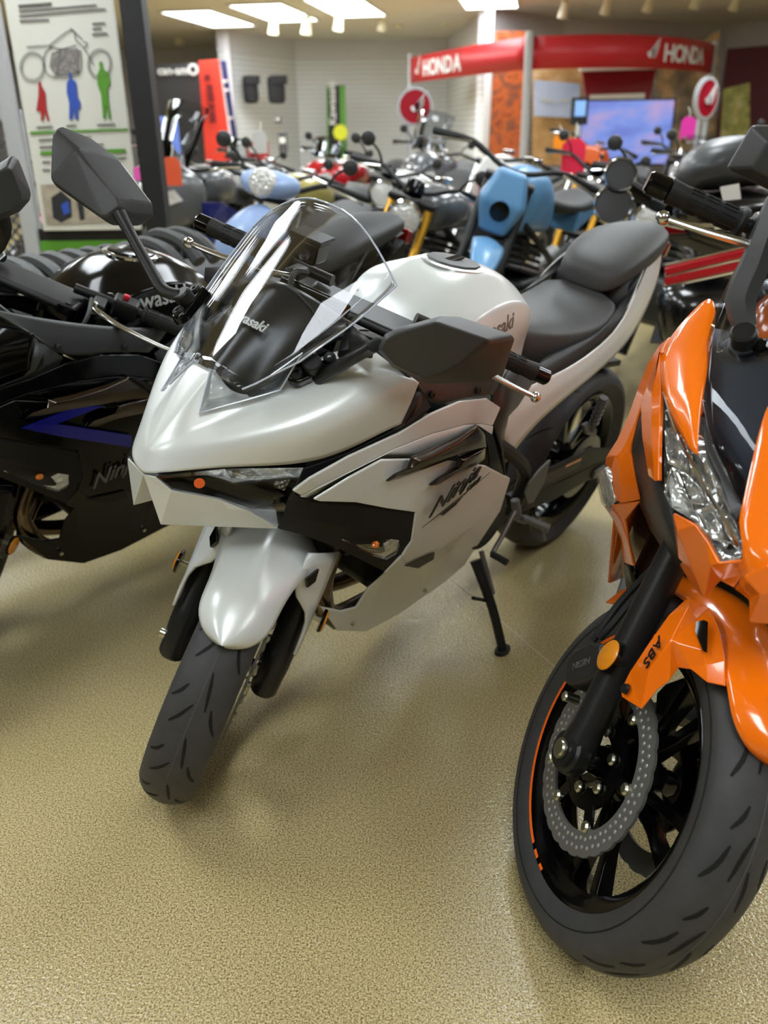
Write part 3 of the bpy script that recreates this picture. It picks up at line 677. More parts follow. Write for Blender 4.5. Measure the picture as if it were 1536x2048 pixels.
def handlebar_side(parent, sg, inner, end, M, lever_ball=None, reservoir=True, brake=True):
    I = Vector((inner[0], sg*inner[1], inner[2])); E = Vector((end[0], sg*end[1], end[2])); d = (E-I).normalized(); L = (E-I).length
    at_ = lambda y: I+(E-I)*((y-inner[1])/(end[1]-inner[1]))
    G().tube([I, at_(end[1]-.05)], .011, 12).build('handlebar', M_satin, parent, M)
    a, b = at_(.232), at_(end[1]-.042)
    gr = G().lathe([(0, 0), (.021, 0), (.022, .006), (.0165, .010), (.0172, .05), (.0168, .095), (.0185, .118), (0, .118)], a, b-a, 20).build('grip', M_rubber, parent, M)
    g = G(); ax = (b-a).normalized(); rf = ax.orthogonal().normalized(); rg = ax.cross(rf)
    for k in range(14):
        t = 2*PI*k/14; e = rf*math.cos(t)+rg*math.sin(t)
        for s0, s1 in ((.016, .038), (.045, .064), (.070, .088)): g.bar(a+ax*s0+e*.0173, a+ax*s1+e*.0175, .0022, .0016, e)
    tag(g.build('grip_rib', M_rubber, gr), kind='stuff')
    be = at_(end[1]-.042)
    G().lathe([(0, 0), (.015, 0), (.015, .006), (.0125, .009), (.0125, .013), (.017, .016), (.017, .044), (.014, .048), (0, .048)], be, d, 24).build('bar_end', M_gloss, parent, M)
    c = at_(.195)
    up = Vector((0, 0, 1)); sd = d.cross(up).normalized(); R3 = Matrix((d, sd, sd.cross(d))).transposed()
    g = G(); g.box(c, (.058, .046, .044), R3); sw = g.build('switch_housing', M_satin, parent, M, bevel=.008, bseg=3)
    G().box(c+R3 @ Vector((-.004, 0, .026)), (.014, .012, .012), R3).build('red_switch', M_redsw, sw, bevel=.003)
    G().box(c+R3 @ Vector((.012, -.02*sg, .012)), (.02, .012, .012), R3).build('switch', M_plast, sw, bevel=.003)
    # lever with perch
    fwd = Vector((1, 0, 0)); pv = at_(.15)+Vector((.05, 0, -.002))
    G().box((at_(.15)+pv)/2, (.03, .055, .02), R3).build('lever_perch', M_satin, parent, M, bevel=.005)
    bl = Vector((lever_ball[0], sg*lever_ball[1], lever_ball[2]))
    mid = pv.lerp(bl, .45)+Vector((.018, 0, .002)); mid2 = pv.lerp(bl, .75)+Vector((.01, 0, .0))
    lv = G().tube([pv, pv.lerp(mid, .5)+Vector((.006, 0, 0)), mid, mid2, bl], [.009, .0085, .0075, .007, .0055], 12, smooth=5, flat=.75).build('brake_lever' if brake else 'clutch_lever', M_polish, parent, M)
    G().ball(bl, .0105, 14).build('lever_ball', M_polish, lv)
    G().lathe([(0, -.012), (.006, -.012), (.006, .014), (.003, .015), (0, .015)], pv, (0, 0, 1), 10).build('pivot_bolt', M_bolt, lv)
    if reservoir:
        rc = at_(.145)+Vector((.03, 0, .052))
        rs = G().box(rc, (.062, .052, .042), R3).build('brake_fluid_reservoir', M_gloss, parent, M, bevel=.007, bseg=3)
        G().box(rc+Vector((0, 0, .024)), (.066, .056, .008), R3).build('reservoir_cap', M_satin, rs, bevel=.002)
        G().lathe([(.0, 0), (.008, 0), (.011, .002), (.011, .004), (0, .004)], rc+Vector((.027, 0, -.002)), (1, 0, 0), 16).build('sight_glass', M_chrome, rs)
    return gr
def screw(parent, p, n, r=.006, mt=None):
    G().lathe([(0, .0025), (r*.5, .0025), (r*.5, .004), (r, .003), (r, -.002)], p, n, 12).build('screw', mt or M_satin, parent)

# ================================================================== the sport bike (white one in front, black one behind it)
WF = Frame(.49667, 2.52827, -2.272753, .207244)
WSTEER = .596286
def w(u, v, y): return WF.pick(u, v, y=y)
def fork_assembly(t, M, mt_fork, axle, R, W, half, rim_mt, disc_mt, sides=(1,)):
    ax = Vector(axle)
    ty = G().lathe(tyre_prof(R, W), ax, (0, 1, 0), 72).build('front_tyre', M_tyre, t, M)
    return ty
def ninja(frame, steer, P, label, fold=True):
    """sport bike; P = palette of materials"""
    t = empty('sport_motorcycle', (frame.T[0], frame.T[1], 0), (-frame.lean, 0, frame.yaw), label, 'motorcycle')
    S = steer_matrix(steer, 1.467)
    ax = Vector((1.375, 0, .293))
    # ---------------- front wheel
    ty = G().lathe(tyre_prof(.293, .112), ax, (0, 1, 0), 80).build('front_tyre', M_tyre, t, S)
    A = [[(.12, -.10), (.03, -.36), (-.04, -.62)], [(.22, -.46), (.16, -.62), (.11, -.84)], [(.33, .08), (.24, .18), (.10, .30)], [(.12, .46), (.04, .58), (-.05, .80)]]
    grooves(ty, ax, .293, .112, A, 15, .0030, None)
    G().lathe([(.2932, -.0006), (.2936, 0), (.2932, .0006)], ax, (0, 1, 0), 80).build('mould_seam', mat('seam_grey', (88, 88, 86), .7), ty)
    make_rim(t, ax, S, M_gloss)
    petal_disc(t, ax, .062, .105, .15, S, M_steel, carrier=M_satin, holes=False)
    for sg in (1, -1): fork_leg(t, ax+Vector((-.004, sg*.098, .0)), .66, S, P['fork'])
    G().lathe([(0, -.135), (.010, -.135), (.010, -.118), (.016, -.118), (.016, -.105), (.012, -.1), (.012, .11), (.015, .112), (.015, .118), (0, .118)], ax, (0, 1, 0), 12).build('axle', M_bolt, t, S)
    G().lathe([(0, -.063), (.022, -.063), (.022, .063), (0, .063)], ax, (0, 1, 0), 20).build('axle_spacer', M_chrome, t, S)
    # caliper on the left leg, behind it
    cp = ax+Vector((-.125, .075, .06))
    G().box(cp, (.10, .05, .06), Matrix.Rotation(rad(-50), 3, 'Y')).build('brake_caliper', M_satin, t, S, bevel=.008)
    for sg in (1, -1):
        c = ax+SAX*.155+Vector((.005, sg*.152, 0))
        st = G().tube([c-Vector((0, sg*.038, 0)), c], .005, 8).build('reflector_post', M_bolt, t, S)
        G().lathe([(0, -.004), (.024, -.004), (.024, .002), (0, .002)], c, (0, sg, 0), 24).build('reflector_back', M_gloss, st)
        G().lathe([(0, .006), (.019, .006), (.022, .004), (.022, .002), (0, .002)], c, (0, sg, 0), 24).build('amber_reflector', M_amber, st)
    # ---------------- front fender
    rows = []
    th0 = [51.5, 51.8, 52.6, 54, 56.5, 60, 64.5, 70, 80, 90, 102, 114, 126, 138]
    for th in th0:
        row = []
        f = min(1, max(0, (th-51.5)/14)); hw = .067*math.sqrt(max(0, 1-(1-f)**2.2))
        hw = max(hw, .006); wing = max(0, min(1, (th-76)/16))
        for s in np.linspace(-1, 1, 13):
            y = s*hw; drop = .030*abs(s)**2.6
            rr = .326-drop
            if th > 74 and .3 < abs(s) < .7: rr -= .006*min(1, (th-74)/6)
            if abs(s) > .99 and wing: y = math.copysign(hw+.022*wing, s); rr = .326-drop-.008*wing
            a = rad(th); row.append(ax+Vector((rr*math.cos(a), y, rr*math.sin(a))))
        rows.append(row)
    fe = G().grid(rows).build('front_fender', P['paint'], t, S, sub=1, solid=.004, off=-1)
    # raised side flanks of the fender
    for sg in (1, -1):
        n = Vector((math.cos(RAKE), 0, math.sin(RAKE)))  # perpendicular to the leg, forward
        Q = lambda s, f, y: ax+SAX*s+n*f+Vector((0, sg*y, 0))
        g = G()
        g.grid([[Q(.30, .115, .075), Q(.30, .06, .112), Q(.30, .02, .128)], [Q(.245, .118, .074), Q(.245, .06, .112), Q(.25, .02, .130)], [Q(.205, .10, .082), Q(.21, .058, .114), Q(.22, .016, .131)], [Q(.175, .050, .120), Q(.17, .036, .126), Q(.16, .016, .131)], [Q(.125, .034, .127), Q(.12, .028, .129), Q(.115, .018, .132)], [Q(.075, .030, .128), Q(.073, .027, .129), Q(.070, .022, .131)]])
        wg = g.build('fender_leg', P['paint'], fe, sub=1, solid=.005)
        G().prism([Q(.272, .087, .0985), Q(.245, .080, .102), Q(.232, .092, .093), Q(.25, .104, .085)], Vector((.006, sg*.004, .006))).build('fender_slot', M_gloss, wg)
    # ---------------- handlebars (turned with the fork)
    for sg in (1, -1): handlebar_side(t, sg, (1.03, .085, .972), (.95, .372, .937), S, (1.068, .35, .942), reservoir=(sg < 0), brake=(sg < 0))
    G().box((1.045, 0, .945), (.09, .235, .022)).build('triple_clamp', M_satin, t, S, bevel=.01)
    G().box((1.215, 0, .63), (.09, .235, .03), Matrix.Rotation(-RAKE, 3, 'Y')).build('lower_clamp', M_satin, t, S, bevel=.008)
    for sg in (1, -1): G().lathe([(0, 0), (.026, 0), (.026, .018), (.012, .02), (.012, .026), (0, .026)], ax+Vector((-.004, sg*.098, 0))+SAX*.70, SAX, 16).build('fork_cap', M_gloss, t, S)
    for k, pts in enumerate(([(1.06, -.13, .98), (1.16, -.14, 1.0), (1.2, -.1, .9), (1.18, -.05, .75)], [(1.06, .14, .98), (1.15, .17, .97), (1.16, .12, .85), (1.12, .08, .7)])): G().tube(pts, .005, 8, smooth=5).build('cable', M_rubber, t, S)
    # ---------------- upper cowl
    c0 = w(293, 901, 0); c1 = w(284, 945, 0)
    F0 = [c0, w(350, 815, 0), w(408, 733, 0)]
    F1 = [c0, w(362, 818, .016), w(430, 740, .026)]
    F2 = [c0, w(352, 874, .034), w(414, 852, .056), w(574, 788, .112), w(680, 750, .158), w(765, 733, .202), w(838, 765, .237)]
    F3 = [c0, w(328, 902, .031), w(450, 886, .098), w(600, 862, .18), w(700, 828, .216), w(775, 796, .232), w(823, 804, .238)]
    F4 = [c1, w(309, 948, .036), w(450, 932, .102), w(600, 932, .166), w(690, 904, .197), w(762, 866, .214), w(802, 848, .224)]
    I = [F1[2], w(474, 806, .052), w(560, 770, .088), w(640, 705, .128), w(740, 690, .165), w(800, 715, .20)]
    g = G()
    g.face(c0, F0[1], F1[1]).face(F0[1], F0[2], F1[2], F1[1]).face(c0, F1[1], F2[1]).face(F1[1], F1[2], F2[2], F2[1])
    for i in range(6):
        if i == 0: g.face(c0, F2[1], F3[1]); g.face(c0, F3[1], F4[1], c1)
        else: g.face(F2[i], F2[i+1], F3[i+1], F3[i]); g.face(F3[i], F3[i+1], F4[i+1], F4[i])
    for i in range(4): g.face(I[i], I[i+1], F2[i+3], F2[i+2])
    g.face(I[4], I[5], F2[6], F2[6])if False else None
    cr = chain_crease(F2, 1.)+chain_crease(F1, 1.)+chain_crease(F0, .0)+chain_crease(F3, .1)+chain_crease(F4, 1.)+[(F4[6], F3[6], 1.), (F3[6], F2[6], 1.)]+[(c0, c1, .5)]
    cowl = g.build('nose_cowl', P['paint'], t, sub=3, solid=.004, mirror=True, crease=cr)
    # ---------------- chin
    tip = w(321, 1050, .036); nt_ = Vector((1.492, 0, .708)); g1 = w(342, 981, .056); h1 = w(311, 955, .036); g2 = w(440, 999, .098); g3 = w(495, 1021, .118); e_ = w(557, 1058, .133); b1 = w(440, 1054, .086)
    rdg = w(360, 1003, .058); rdg2 = w(455, 1018, .104)
    ci = Vector((c1.x-.002, 0, c1.z-.004))
    g = G().face(ci, nt_, tip).face(ci, tip, g1, h1).face(tip, rdg, g1).face(g1, rdg, rdg2, g2).face(rdg, tip, b1, rdg2).face(g2, rdg2, g3).face(rdg2, b1, e_, g3)
    g.face(tip, nt_, Vector((1.40, 0, .70)), Vector((1.33, .09, .66)), e_, b1)
    g.build('chin_spoiler', P['paint'], t, solid=.003, mirror=True, bevel=.004, bseg=3, bang=12)
    # ---------------- headlights
    for sg in (1, -1):
        sy = lambda p, dx=0, dy=0, dz=0: Vector((p.x+dx, sg*(p.y+dy), p.z+dz))
        out = [w(311, 952, .037), w(450, 938, .102), w(607, 936, .166), w(584, 985, .156), w(574, 1002, .150), w(568, 1023, .146), w(500, 1018, .121), w(440, 997, .099), w(342, 977, .056)]
        bk = G().face(*[sy(p, -.03, -.022, 0) for p in out])
        for i in range(len(out)): j = (i+1) % len(out); bk.face(sy(out[i], -.002), sy(out[j], -.002), sy(out[j], -.03, -.022), sy(out[i], -.03, -.022))
        hl = bk.build('headlight', M_hlback, t, tri=True)
        for poly, dx, dy in (([(455, 945, .105), (590, 941, .162), (578, 965, .156), (520, 972, .13), (455, 957, .104)], -.014, -.012), ([(400, 950, .08), (452, 947, .102), (520, 972, .13), (470, 968, .108)], -.012, -.010), ([(545, 975, .14), (578, 970, .154), (566, 992, .147), (545, 985, .138)], -.012, -.01)):
            G().prism([sy(w(*p), dx, dy) for p in poly], Vector((-.006, -sg*.003, 0))).build('reflector', M_refl3, hl, bevel=.002)
        G().prism([sy(w(*p), -.008, -.006) for p in ((345, 958, .055), (455, 960, .102), (560, 998, .146), (560, 1016, .143), (500, 1012, .12), (440, 993, .098))], Vector((-.01, -sg*.006, 0))).build('bezel', M_gloss, hl, bevel=.003)
        G().face(*[sy(p, .001, .001) for p in out]).build('lens', M_lens, hl, tri=True, solid=.002)
        if sg > 0 and fold:
            c = w(398, 962, .078); n = (w(450, 938, .102)-w(342, 977, .056)).cross(w(440, 997, .099)-w(342, 977, .056)).normalized()
            if n.x < 0: n = -n
            G().lathe([(0, .001), (.0085, .001), (.0085, -.001), (0, -.001)], c+n*.007, n, 24).build('orange_sticker', mat('orange_sticker', (242, 106, 42), .6), hl)
    # ---------------- black front side cowls with indicators
    for sg in (1, -1):
        m_ = lambda u, v, y, d=0.: Vector((lambda p: (p.x, sg*(p.y+d), p.z))(w(u, v, y)))
        T0 = [m_(607, 938, .164), m_(690, 909, .194), m_(765, 872, .210), m_(806, 852, .221), m_(838, 800, .228)]
        T1 = [m_(588, 984, .164), m_(700, 925, .196), m_(775, 890, .212), m_(820, 868, .222), m_(862, 815, .226)]
        T2 = [m_(572, 1010, .150), m_(625, 1004, .176), m_(700, 1012, .198), m_(775, 1020, .214), m_(829, 1030, .221)]
        T3 = [m_(568, 1030, .144), m_(620, 1040, .168), m_(690, 1055, .192), m_(760, 1070, .208), m_(822, 1082, .218)]
        T4 = [m_(555, 1058, .134), m_(610, 1072, .148), m_(665, 1092, .164), m_(722, 1120, .182), m_(771, 1145, .195)]
        g = G().grid([T0, T1]); g.grid([T1[:1]+[m_(600, 995, .166)]+[m_(700, 985, .19), m_(775, 990, .206), m_(820, 1000, .214)], T2]); g.grid([T2, T3, T4])
        sc = g.build('side_cowl_black', M_plast if P.get('lowblack') is None else P['lowblack'], t, solid=.004, bevel=.002, bang=15)
        n_ = Vector((.45, sg*.88, -.1)).normalized()
        bl = [(683, 1078, .178), (735, 1069, .197), (797, 1080, .213), (791, 1100, .21), (769, 1113, .202), (733, 1102, .188)]
        B = [m_(*q) for q in bl]
        hl = G().prism([p-n_*.002 for p in B], n_*.004).build('indicator_reflector', M_refl, sc)
        G().ball((m_(747, 1083, .2)+n_*.009), .007, 10, (1.4, 1, 1)).build('indicator_bulb', M_amberb, hl)
        ctr = sum(B, Vector())/6
        g = G().loft([[p+n_*.003 for p in B], [ctr+(p-ctr)*.93+n_*.014 for p in B]]); g.build('indicator_lens', M_lens, hl, bevel=.002)
        # ---------------- painted side fairing
        top = [m_(585, 983, .174), m_(620, 957, .188), m_(700, 912, .207), m_(800, 866, .223), m_(862, 828, .229), m_(920, 803, .231), m_(975, 797, .226), m_(1002, 815, .215)]
        bot = [m_(602, 992, .176), m_(640, 973, .190), m_(710, 938, .207), m_(790, 898, .222), m_(865, 868, .229), m_(930, 850, .232), m_(965, 848, .229), m_(986, 852, .222)]
        sf = G().grid([top, bot]).build('side_fairing_upper', P['side'], t, solid=.006, bevel=.004, bang=8)
        rec = [m_(628, 999, .176, -.012), m_(690, 962, .196, -.014), m_(765, 922, .214, -.016), m_(840, 920, .224, -.018), m_(900, 915, .226, -.02), m_(950, 900, .228, -.018), m_(975, 890, .226, -.016), m_(990, 880, .22, -.012)]
        G().grid([[p-Vector((0, sg*.002, 0)) for p in bot], rec]).build('side_fairing_recess', P['side'], t, solid=.003)
        g = G()
        a0 = [m_(627, 1000, .184), m_(700, 955, .207), m_(765, 920, .225), m_(868, 918, .233), m_(972, 932, .228), m_(1021, 957, .208)]
        a1 = [m_(640, 1004, .186), m_(712, 1006, .204), m_(775, 1018, .218), m_(832, 1026, .225), m_(900, 1030, .214), m_(985, 1003, .198)]
        a2 = [None, None, None, m_(824, 1082, .221), m_(880, 1098, .202), m_(945, 1050, .192)]
        g.grid([a0, a1]); g.face(a1[3], a1[4], a2[4], a2[3]); g.face(a1[4], a1[5], a2[5], a2[4])
        c2 = m_(805, 1112, .214); c3 = m_(770, 1146, .197); c4 = m_(812, 1128, .206)
        g.face(a2[3], a2[4], c4, c2)
        side = g.build('side_fairing', P['side'], t, solid=.006, bevel=.004, bang=8)
        g = G(); d1 = m_(1001, 1022, .19); d2 = m_(930, 1130, .158); d3 = m_(890, 1165, .15)
        d4 = m_(800, 1228, .134); d5 = m_(733, 1264, .124); d6 = m_(675, 1262, .114); d7 = m_(640, 1214, .118); d8 = m_(684, 1223, .125); d9 = m_(712, 1216, .134); d10 = m_(736, 1178, .152); d11 = m_(768, 1150, .172)
        d12 = m_(735, 1235, .128); d13 = m_(850, 1165, .152)
        g.face(a0[5], a1[5], d1).face(a1[5], a2[5], d2, d1).face(a2[5], a2[4], d13, d3, d2).face(a2[4], c4, d11, d13).face(c4, c2, c3, d11)
        g.face(d13, d11, d10, d9, d12).face(d12, d9, d8).face(d13, d12, d4, d3).face(d12, d5, d4).face(d12, d8, d7, d6, d5)
        bel = g.build('belly_fairing', P['side'], t, solid=.006, bevel=.004, bang=10, tri=True)
        for q in ((706, 1247, .13), (850, 1181, .152)): screw(bel, m_(*q), (0, sg, 0), .005, M_bolt)
        G().prism([m_(808, 1131, .209), m_(868, 1104, .207), m_(866, 1118, .203), m_(835, 1136, .204)], Vector((0, sg*.002, 0))).build('fairing_vent', M_gloss, bel)
        # ---------------- dark chrome scoop blades
        out1 = [(774, 964, .233), (792, 950, .238), (818, 938, .243), (826, 915, .244), (858, 903, .245), (920, 872, .246), (955, 850, .242), (970, 868, .238), (974, 895, .236), (920, 912, .243), (860, 935, .242), (800, 957, .237)]
        rid = [(782, 960, .242), (800, 948, .25), (826, 934, .252), (845, 922, .254), (870, 912, .254), (920, 885, .254), (954, 858, .248), (960, 872, .244), (962, 885, .242), (915, 905, .252), (860, 925, .252), (805, 950, .246)]
        out2 = [(860, 972, .233), (878, 958, .238), (915, 935, .243), (920, 916, .243), (945, 906, .242), (972, 895, .238), (970, 918, .236), (955, 930, .238), (915, 948, .24), (876, 970, .236)]
        rid2 = [(868, 969, .242), (884, 956, .248), (920, 937, .252), (930, 920, .251), (945, 912, .25), (962, 904, .245), (962, 914, .244), (950, 925, .246), (912, 943, .249), (880, 965, .244)]
        for ou, ri in ((out1, rid), (out2, rid2)):
            O = [m_(*q) for q in ou]; Rr = [m_(*q) for q in ri]
            G().loft([[p-Vector((0, sg*.006, 0)) for p in O], O, Rr]).build('scoop_blade', M_scoop, side, tri=True, bevel=.002)
        G().prism([m_(955, 850, .236), m_(985, 870, .226), m_(1002, 935, .214), m_(1006, 950, .211), m_(978, 932, .222), m_(974, 890, .228)], Vector((0, sg*.002, 0))).build('scoop_end', M_gloss, side)
        # ---------------- trims
        T = [m_(750, 700, .20), m_(800, 712, .212), m_(880, 730, .212), m_(960, 735, .205), m_(1012, 728, .19)]
        B_ = [m_(838, 768, .232), m_(850, 790, .232), m_(868, 815, .231), m_(930, 794, .228), m_(985, 790, .22)]
        tr = G().grid([T, [(a+b)/2+Vector((0, sg*.006, .0)) for a, b in zip(T, B_)], B_]).build('inner_trim', M_plast2, t, sub=2, solid=.004)
        for q in ((860, 788, .229), (953, 780, .222)): screw(tr, m_(*q)+Vector((0, sg*.004, .0)), (0, sg, .3), .007)
        G().face(m_(838, 768, .231), m_(862, 815, .229), m_(806, 853, .221), m_(775, 872, .212), m_(800, 846, .22)).build('cowl_wedge', M_plast2, t, solid=.004, tri=True)
        G().grid([[m_(985, 790, .205), m_(1020, 740, .18), m_(1080, 740, .155)], [m_(988, 850, .205), m_(1020, 820, .175), m_(1060, 800, .16)], [m_(1004, 900, .195), m_(1008, 880, .175), m_(1012, 860, .165)], [m_(1012, 958, .185), m_(1010, 930, .17), m_(1008, 905, .165)]]).build('frame_cover', M_plast2, t, solid=.004)
        # ---------------- mirrors
    for sg in ((1, -1) if fold else (-1,)):
        if sg > 0: ka, kb, kc = w(594, 750, .114), w(626, 738, .124), w(660, 720, .135)
        else:
            kb = w(378, 606, -.125); dq = (w(660, 720, .135)-w(594, 750, .114))*.5; dq = Vector((dq.x, -dq.y, dq.z)); ka, kc = kb-dq, kb+dq
        nn = Vector((.55, sg*.30, .78)).normalized(); e_x = (kc-ka).normalized(); e_y = nn.cross(e_x).normalized()
        ring = []
        for th in np.linspace(0, 2*PI, 25)[:-1]:
            c_ = kc if math.cos(th) >= 0 else ka; ring.append(c_+e_x*math.cos(th)*.016+e_y*math.sin(th)*.016)
        bs = G().loft([[p-nn*.012 for p in ring], [p+nn*.002 for p in ring], [kb+(p-kb)*.9+nn*.005 for p in ring]]).build('mirror_base', M_gloss, t, bevel=.002)
        for k in (ka, kc): G().lathe([(0, .003), (.004, .003), (.004, .006), (.009, .007), (.0105, .004), (.0105, 0)], k+nn*.004, nn, 18).build('mirror_bolt', M_satin, bs)
        G().lathe([(0, .020), (.0135, .020), (.016, .017), (.016, 0), (0, 0)], kb+nn*.004, nn, 24).build('mirror_knob', M_satin, bs)
        if sg > 0 and fold:
            st = [w(638, 757, .135), w(690, 725, .175), w(735, 700, .215), w(752, 690, .235)]; rr = [.014, .014, .0125, .014]
        else:
            st = [w(358, 590, -.14), w(325, 578, -.165), w(290, 520, -.21), w(262, 470, -.245), w(238, 425, -.275)]; rr = [.013, .013, .0115, .011, .014]
        flip = (lambda p: Vector((p.x, -p.y, p.z))) if (sg > 0 and not fold) else (lambda p: p)
        G().tube([flip(p) for p in st], rr, 12, smooth=5, flat=.75).build('mirror_stem', M_satin, t)
        if sg > 0 and fold:
            ol = [(753, 700, .24), (768, 668, .25), (795, 655, .262), (882, 631, .30), (1003, 672, .352), (1010, 682, .354), (988, 752, .335), (972, 764, .328), (862, 769, .285), (785, 735, .252)]
            fr = [(775, 702, .258), (785, 680, .264), (805, 668, .272), (882, 645, .312), (985, 680, .362), (992, 688, .362), (930, 728, .338), (895, 748, .322), (858, 758, .302), (800, 730, .27)]
            dv = Vector((-.05, .0, -.004))
        else:
            ol = [(122, 251, -.405), (110, 262, -.402), (107, 300, -.39), (106, 366, -.365), (116, 378, -.36), (224, 452, -.285), (238, 448, -.28), (265, 428, -.272), (262, 400, -.28), (192, 308, -.35), (182, 296, -.358)]
            fr = [(128, 262, -.395), (120, 272, -.393), (118, 303, -.384), (116, 360, -.362), (124, 369, -.357), (216, 437, -.287), (228, 436, -.282), (252, 418, -.276), (248, 400, -.284), (180, 312, -.346), (173, 300, -.354)]
            dv = Vector((-.045, .012, -.01))
        O = [flip(w(*q)) for q in ol]; Fr = [flip(w(*q)+Vector((.014, 0, .004))) for q in fr]; dv = flip(dv)
        ctr = sum(O, Vector())/len(O)
        if sg < 0 or not fold:
            apx = flip(w(178, 309, -.352)+Vector((.026, 0, .006)))
            g = G().loft([[ctr+(p-ctr)*.9+dv for p in O], O, Fr], caps=False); n = len(Fr)
            for i in range(n): g.face(Fr[i], Fr[(i+1) % n], apx)
            g.face(*[ctr+(p-ctr)*.9+dv for p in O])
        else:
            g = G().loft([[ctr+(p-ctr)*.9+dv for p in O], O, Fr])
        mh = g.build('mirror_housing', M_mirror, t, bevel=.004, bseg=2, tri=True)
        G().face(*[ctr+(p-ctr)*.82+dv*1.03 for p in O]).build('mirror_glass', M_glass, mh, tri=True)
    # ---------------- windscreen and instrument shroud
    def scr(s, u_):  # s 0 bottom..1 top, u -1..1
        prof = [(0, (1.447, .906), .052), (.12, (1.432, .934), .088), (.3, (1.378, .992), .128), (.55, (1.305, 1.062), .156), (.8, (1.24, 1.122), .168), (1., (1.190, 1.160), .152)]
        for i in range(len(prof)-1):
            if s <= prof[i+1][0]+1e-9:
                f = (s-prof[i][0])/(prof[i+1][0]-prof[i][0]); x0 = prof[i][1][0]*(1-f)+prof[i+1][1][0]*f; z0 = prof[i][1][1]*(1-f)+prof[i+1][1][1]*f; hw = prof[i][2]*(1-f)+prof[i+1][2]*f; break
        y = u_*hw; k = abs(y/.165)**1.7
        return Vector((x0-.040*k-.012*k*k, y, z0-.040*k-.008*k*k*s))
    rows = []
    for s in (.1, .15, .2, .3, .4, .5, .6, .7, .8, .88, .94, .975, 1.):
        row = []
        for u_ in np.linspace(-1, 1, 17):
            ss = s
            if s > .75: ss = s-(s-.75)*.85*max(0, abs(u_)-.15)**2.2*1.35
            row.append(scr(ss, u_))
        rows.append(row)
    g = G().grid(rows)
    # lower prongs and side feet of the screen
    for sg in (1, -1):
        m_ = lambda u, v, y: (lambda p: Vector((p.x, sg*p.y, p.z)))(w(u, v, y))
        U = [rows[0][8+sg*k] for k in (2, 4, 6, 8)]
        pr = Vector((1.474, sg*.0465, .876)); ft = m_(500, 798, .086); ft2 = m_(560, 780, .108); mm = m_(604, 706, .128)
        g.face(U[0], pr, U[1]).face(U[1], pr, ft, U[2]).face(U[2], ft, ft2, U[3]).face(U[3], ft2, mm, rows[2][8+sg*8], rows[1][8+sg*8])
    ws = g.build('windscreen', M_screen, t, solid=.0035, sub=0, ang=60)
    edge = [rows[i][0] for i in range(len(rows))]+[rows[-1][k] for k in range(1, 17)]+[rows[i][16] for i in range(len(rows)-2, -1, -1)]
    M_edge = mat('screen_edge_highlight', (196, 204, 216), .08, coat=.5)  # pale colour paints the bright highlight along the clear screen's rim
    G().tube(edge, .0017, 6).build('screen_edge', M_edge, ws)
    for sg in (1, -1):
        m_ = lambda u, v, y: (lambda p: Vector((p.x, sg*p.y, p.z)))(w(u, v, y))
        G().tube([rows[0][8+sg*2], Vector((1.474, sg*.0465, .876)), m_(500, 798, .086), m_(560, 780, .108), m_(604, 706, .128), rows[2][8+sg*8]], .0015, 6).build('screen_edge', M_edge, ws)
    # dark instrument shroud under the screen
    bot = [Vector((1.425, 0, .922)), w(452, 776, .036), w(478, 806, .0535), w(536, 784, .086), w(576, 720, .112), w(636, 684, .130)]
    top = [Vector((1.250, 0, 1.030)), Vector((1.247, .03, 1.027)), Vector((1.240, .055, 1.020)), Vector((1.225, .085, 1.007)), Vector((1.205, .108, .993)), Vector((1.185, .125, .984))]
    bot = [Vector((p.x-.006, p.y, p.z-.004)) for p in bot]
    half = []
    for f_ in (0, .12, .35, .6, .85, 1.):
        half.append([p.lerp(q, f_)+Vector((.006, 0, .012))*math.sin(PI*f_) for p, q in zip(bot, top)])
    sh = G().grid(half).build('instrument_shroud', M_shield, t, sub=2, solid=.003, mirror=True)
    rows = [[Vector((1.262, y, 1.03-.035*(y/.082)**2)) for y in np.linspace(-.082, .082, 7)], [Vector((1.24, y, 1.0-.03*(y/.08)**2)) for y in np.linspace(-.08, .08, 7)], [Vector((1.22, y, .94)) for y in np.linspace(-.075, .075, 7)]]
    G().grid(rows).build('shroud_back', M_plast2, sh, solid=.003)
    G().box((1.205, 0, .975), (.03, .15, .085), Matrix.Rotation(rad(-25), 3, 'Y')).build('instrument_display', M_gloss, t, bevel=.006)
    k0 = Vector((1.352, -.052, .968)); k1 = Vector((1.352, .052, .968))
    text('lettering', 'Kawasaki', frame4((1.350, -.050, .9830), (0, 1, 0), (-.80, 0, .56)), .0255, M_whiteprint, t, depth=.0008, bold=.0006)
    for sg in (1, -1):   # brackets beside the instruments
        G().tube([(1.31, sg*.10, .97), (1.24, sg*.125, .99), (1.18, sg*.13, .94), (1.12, sg*.12, .88)], .011, 8, smooth=4).build('cowl_bracket', M_satin, t)
        m_ = lambda u, v, y: (lambda p: Vector((p.x, sg*p.y, p.z)))(w(u, v, y))
        G().grid([[m_(690, 660, .15), m_(695, 640, .14), m_(750, 690, .2)], [m_(672, 715, .14), m_(700, 712, .16), m_(745, 716, .2)]]).build('inner_cowl', M_plast2, t, solid=.004)
        G().grid([[Vector((1.40, sg*.07, .90)), Vector((1.33, sg*.1, .93)), Vector((1.2, sg*.15, .95)), Vector((1.1, sg*.18, .90))], [Vector((1.36, sg*.08, .84)), Vector((1.3, sg*.12, .84)), Vector((1.2, sg*.17, .85)), Vector((1.1, sg*.19, .82))], [Vector((1.3, sg*.09, .72)), Vector((1.26, sg*.12, .70)), Vector((1.18, sg*.15, .70)), Vector((1.1, sg*.17, .66))]]).build('cowl_liner', M_satin, t, solid=.003)
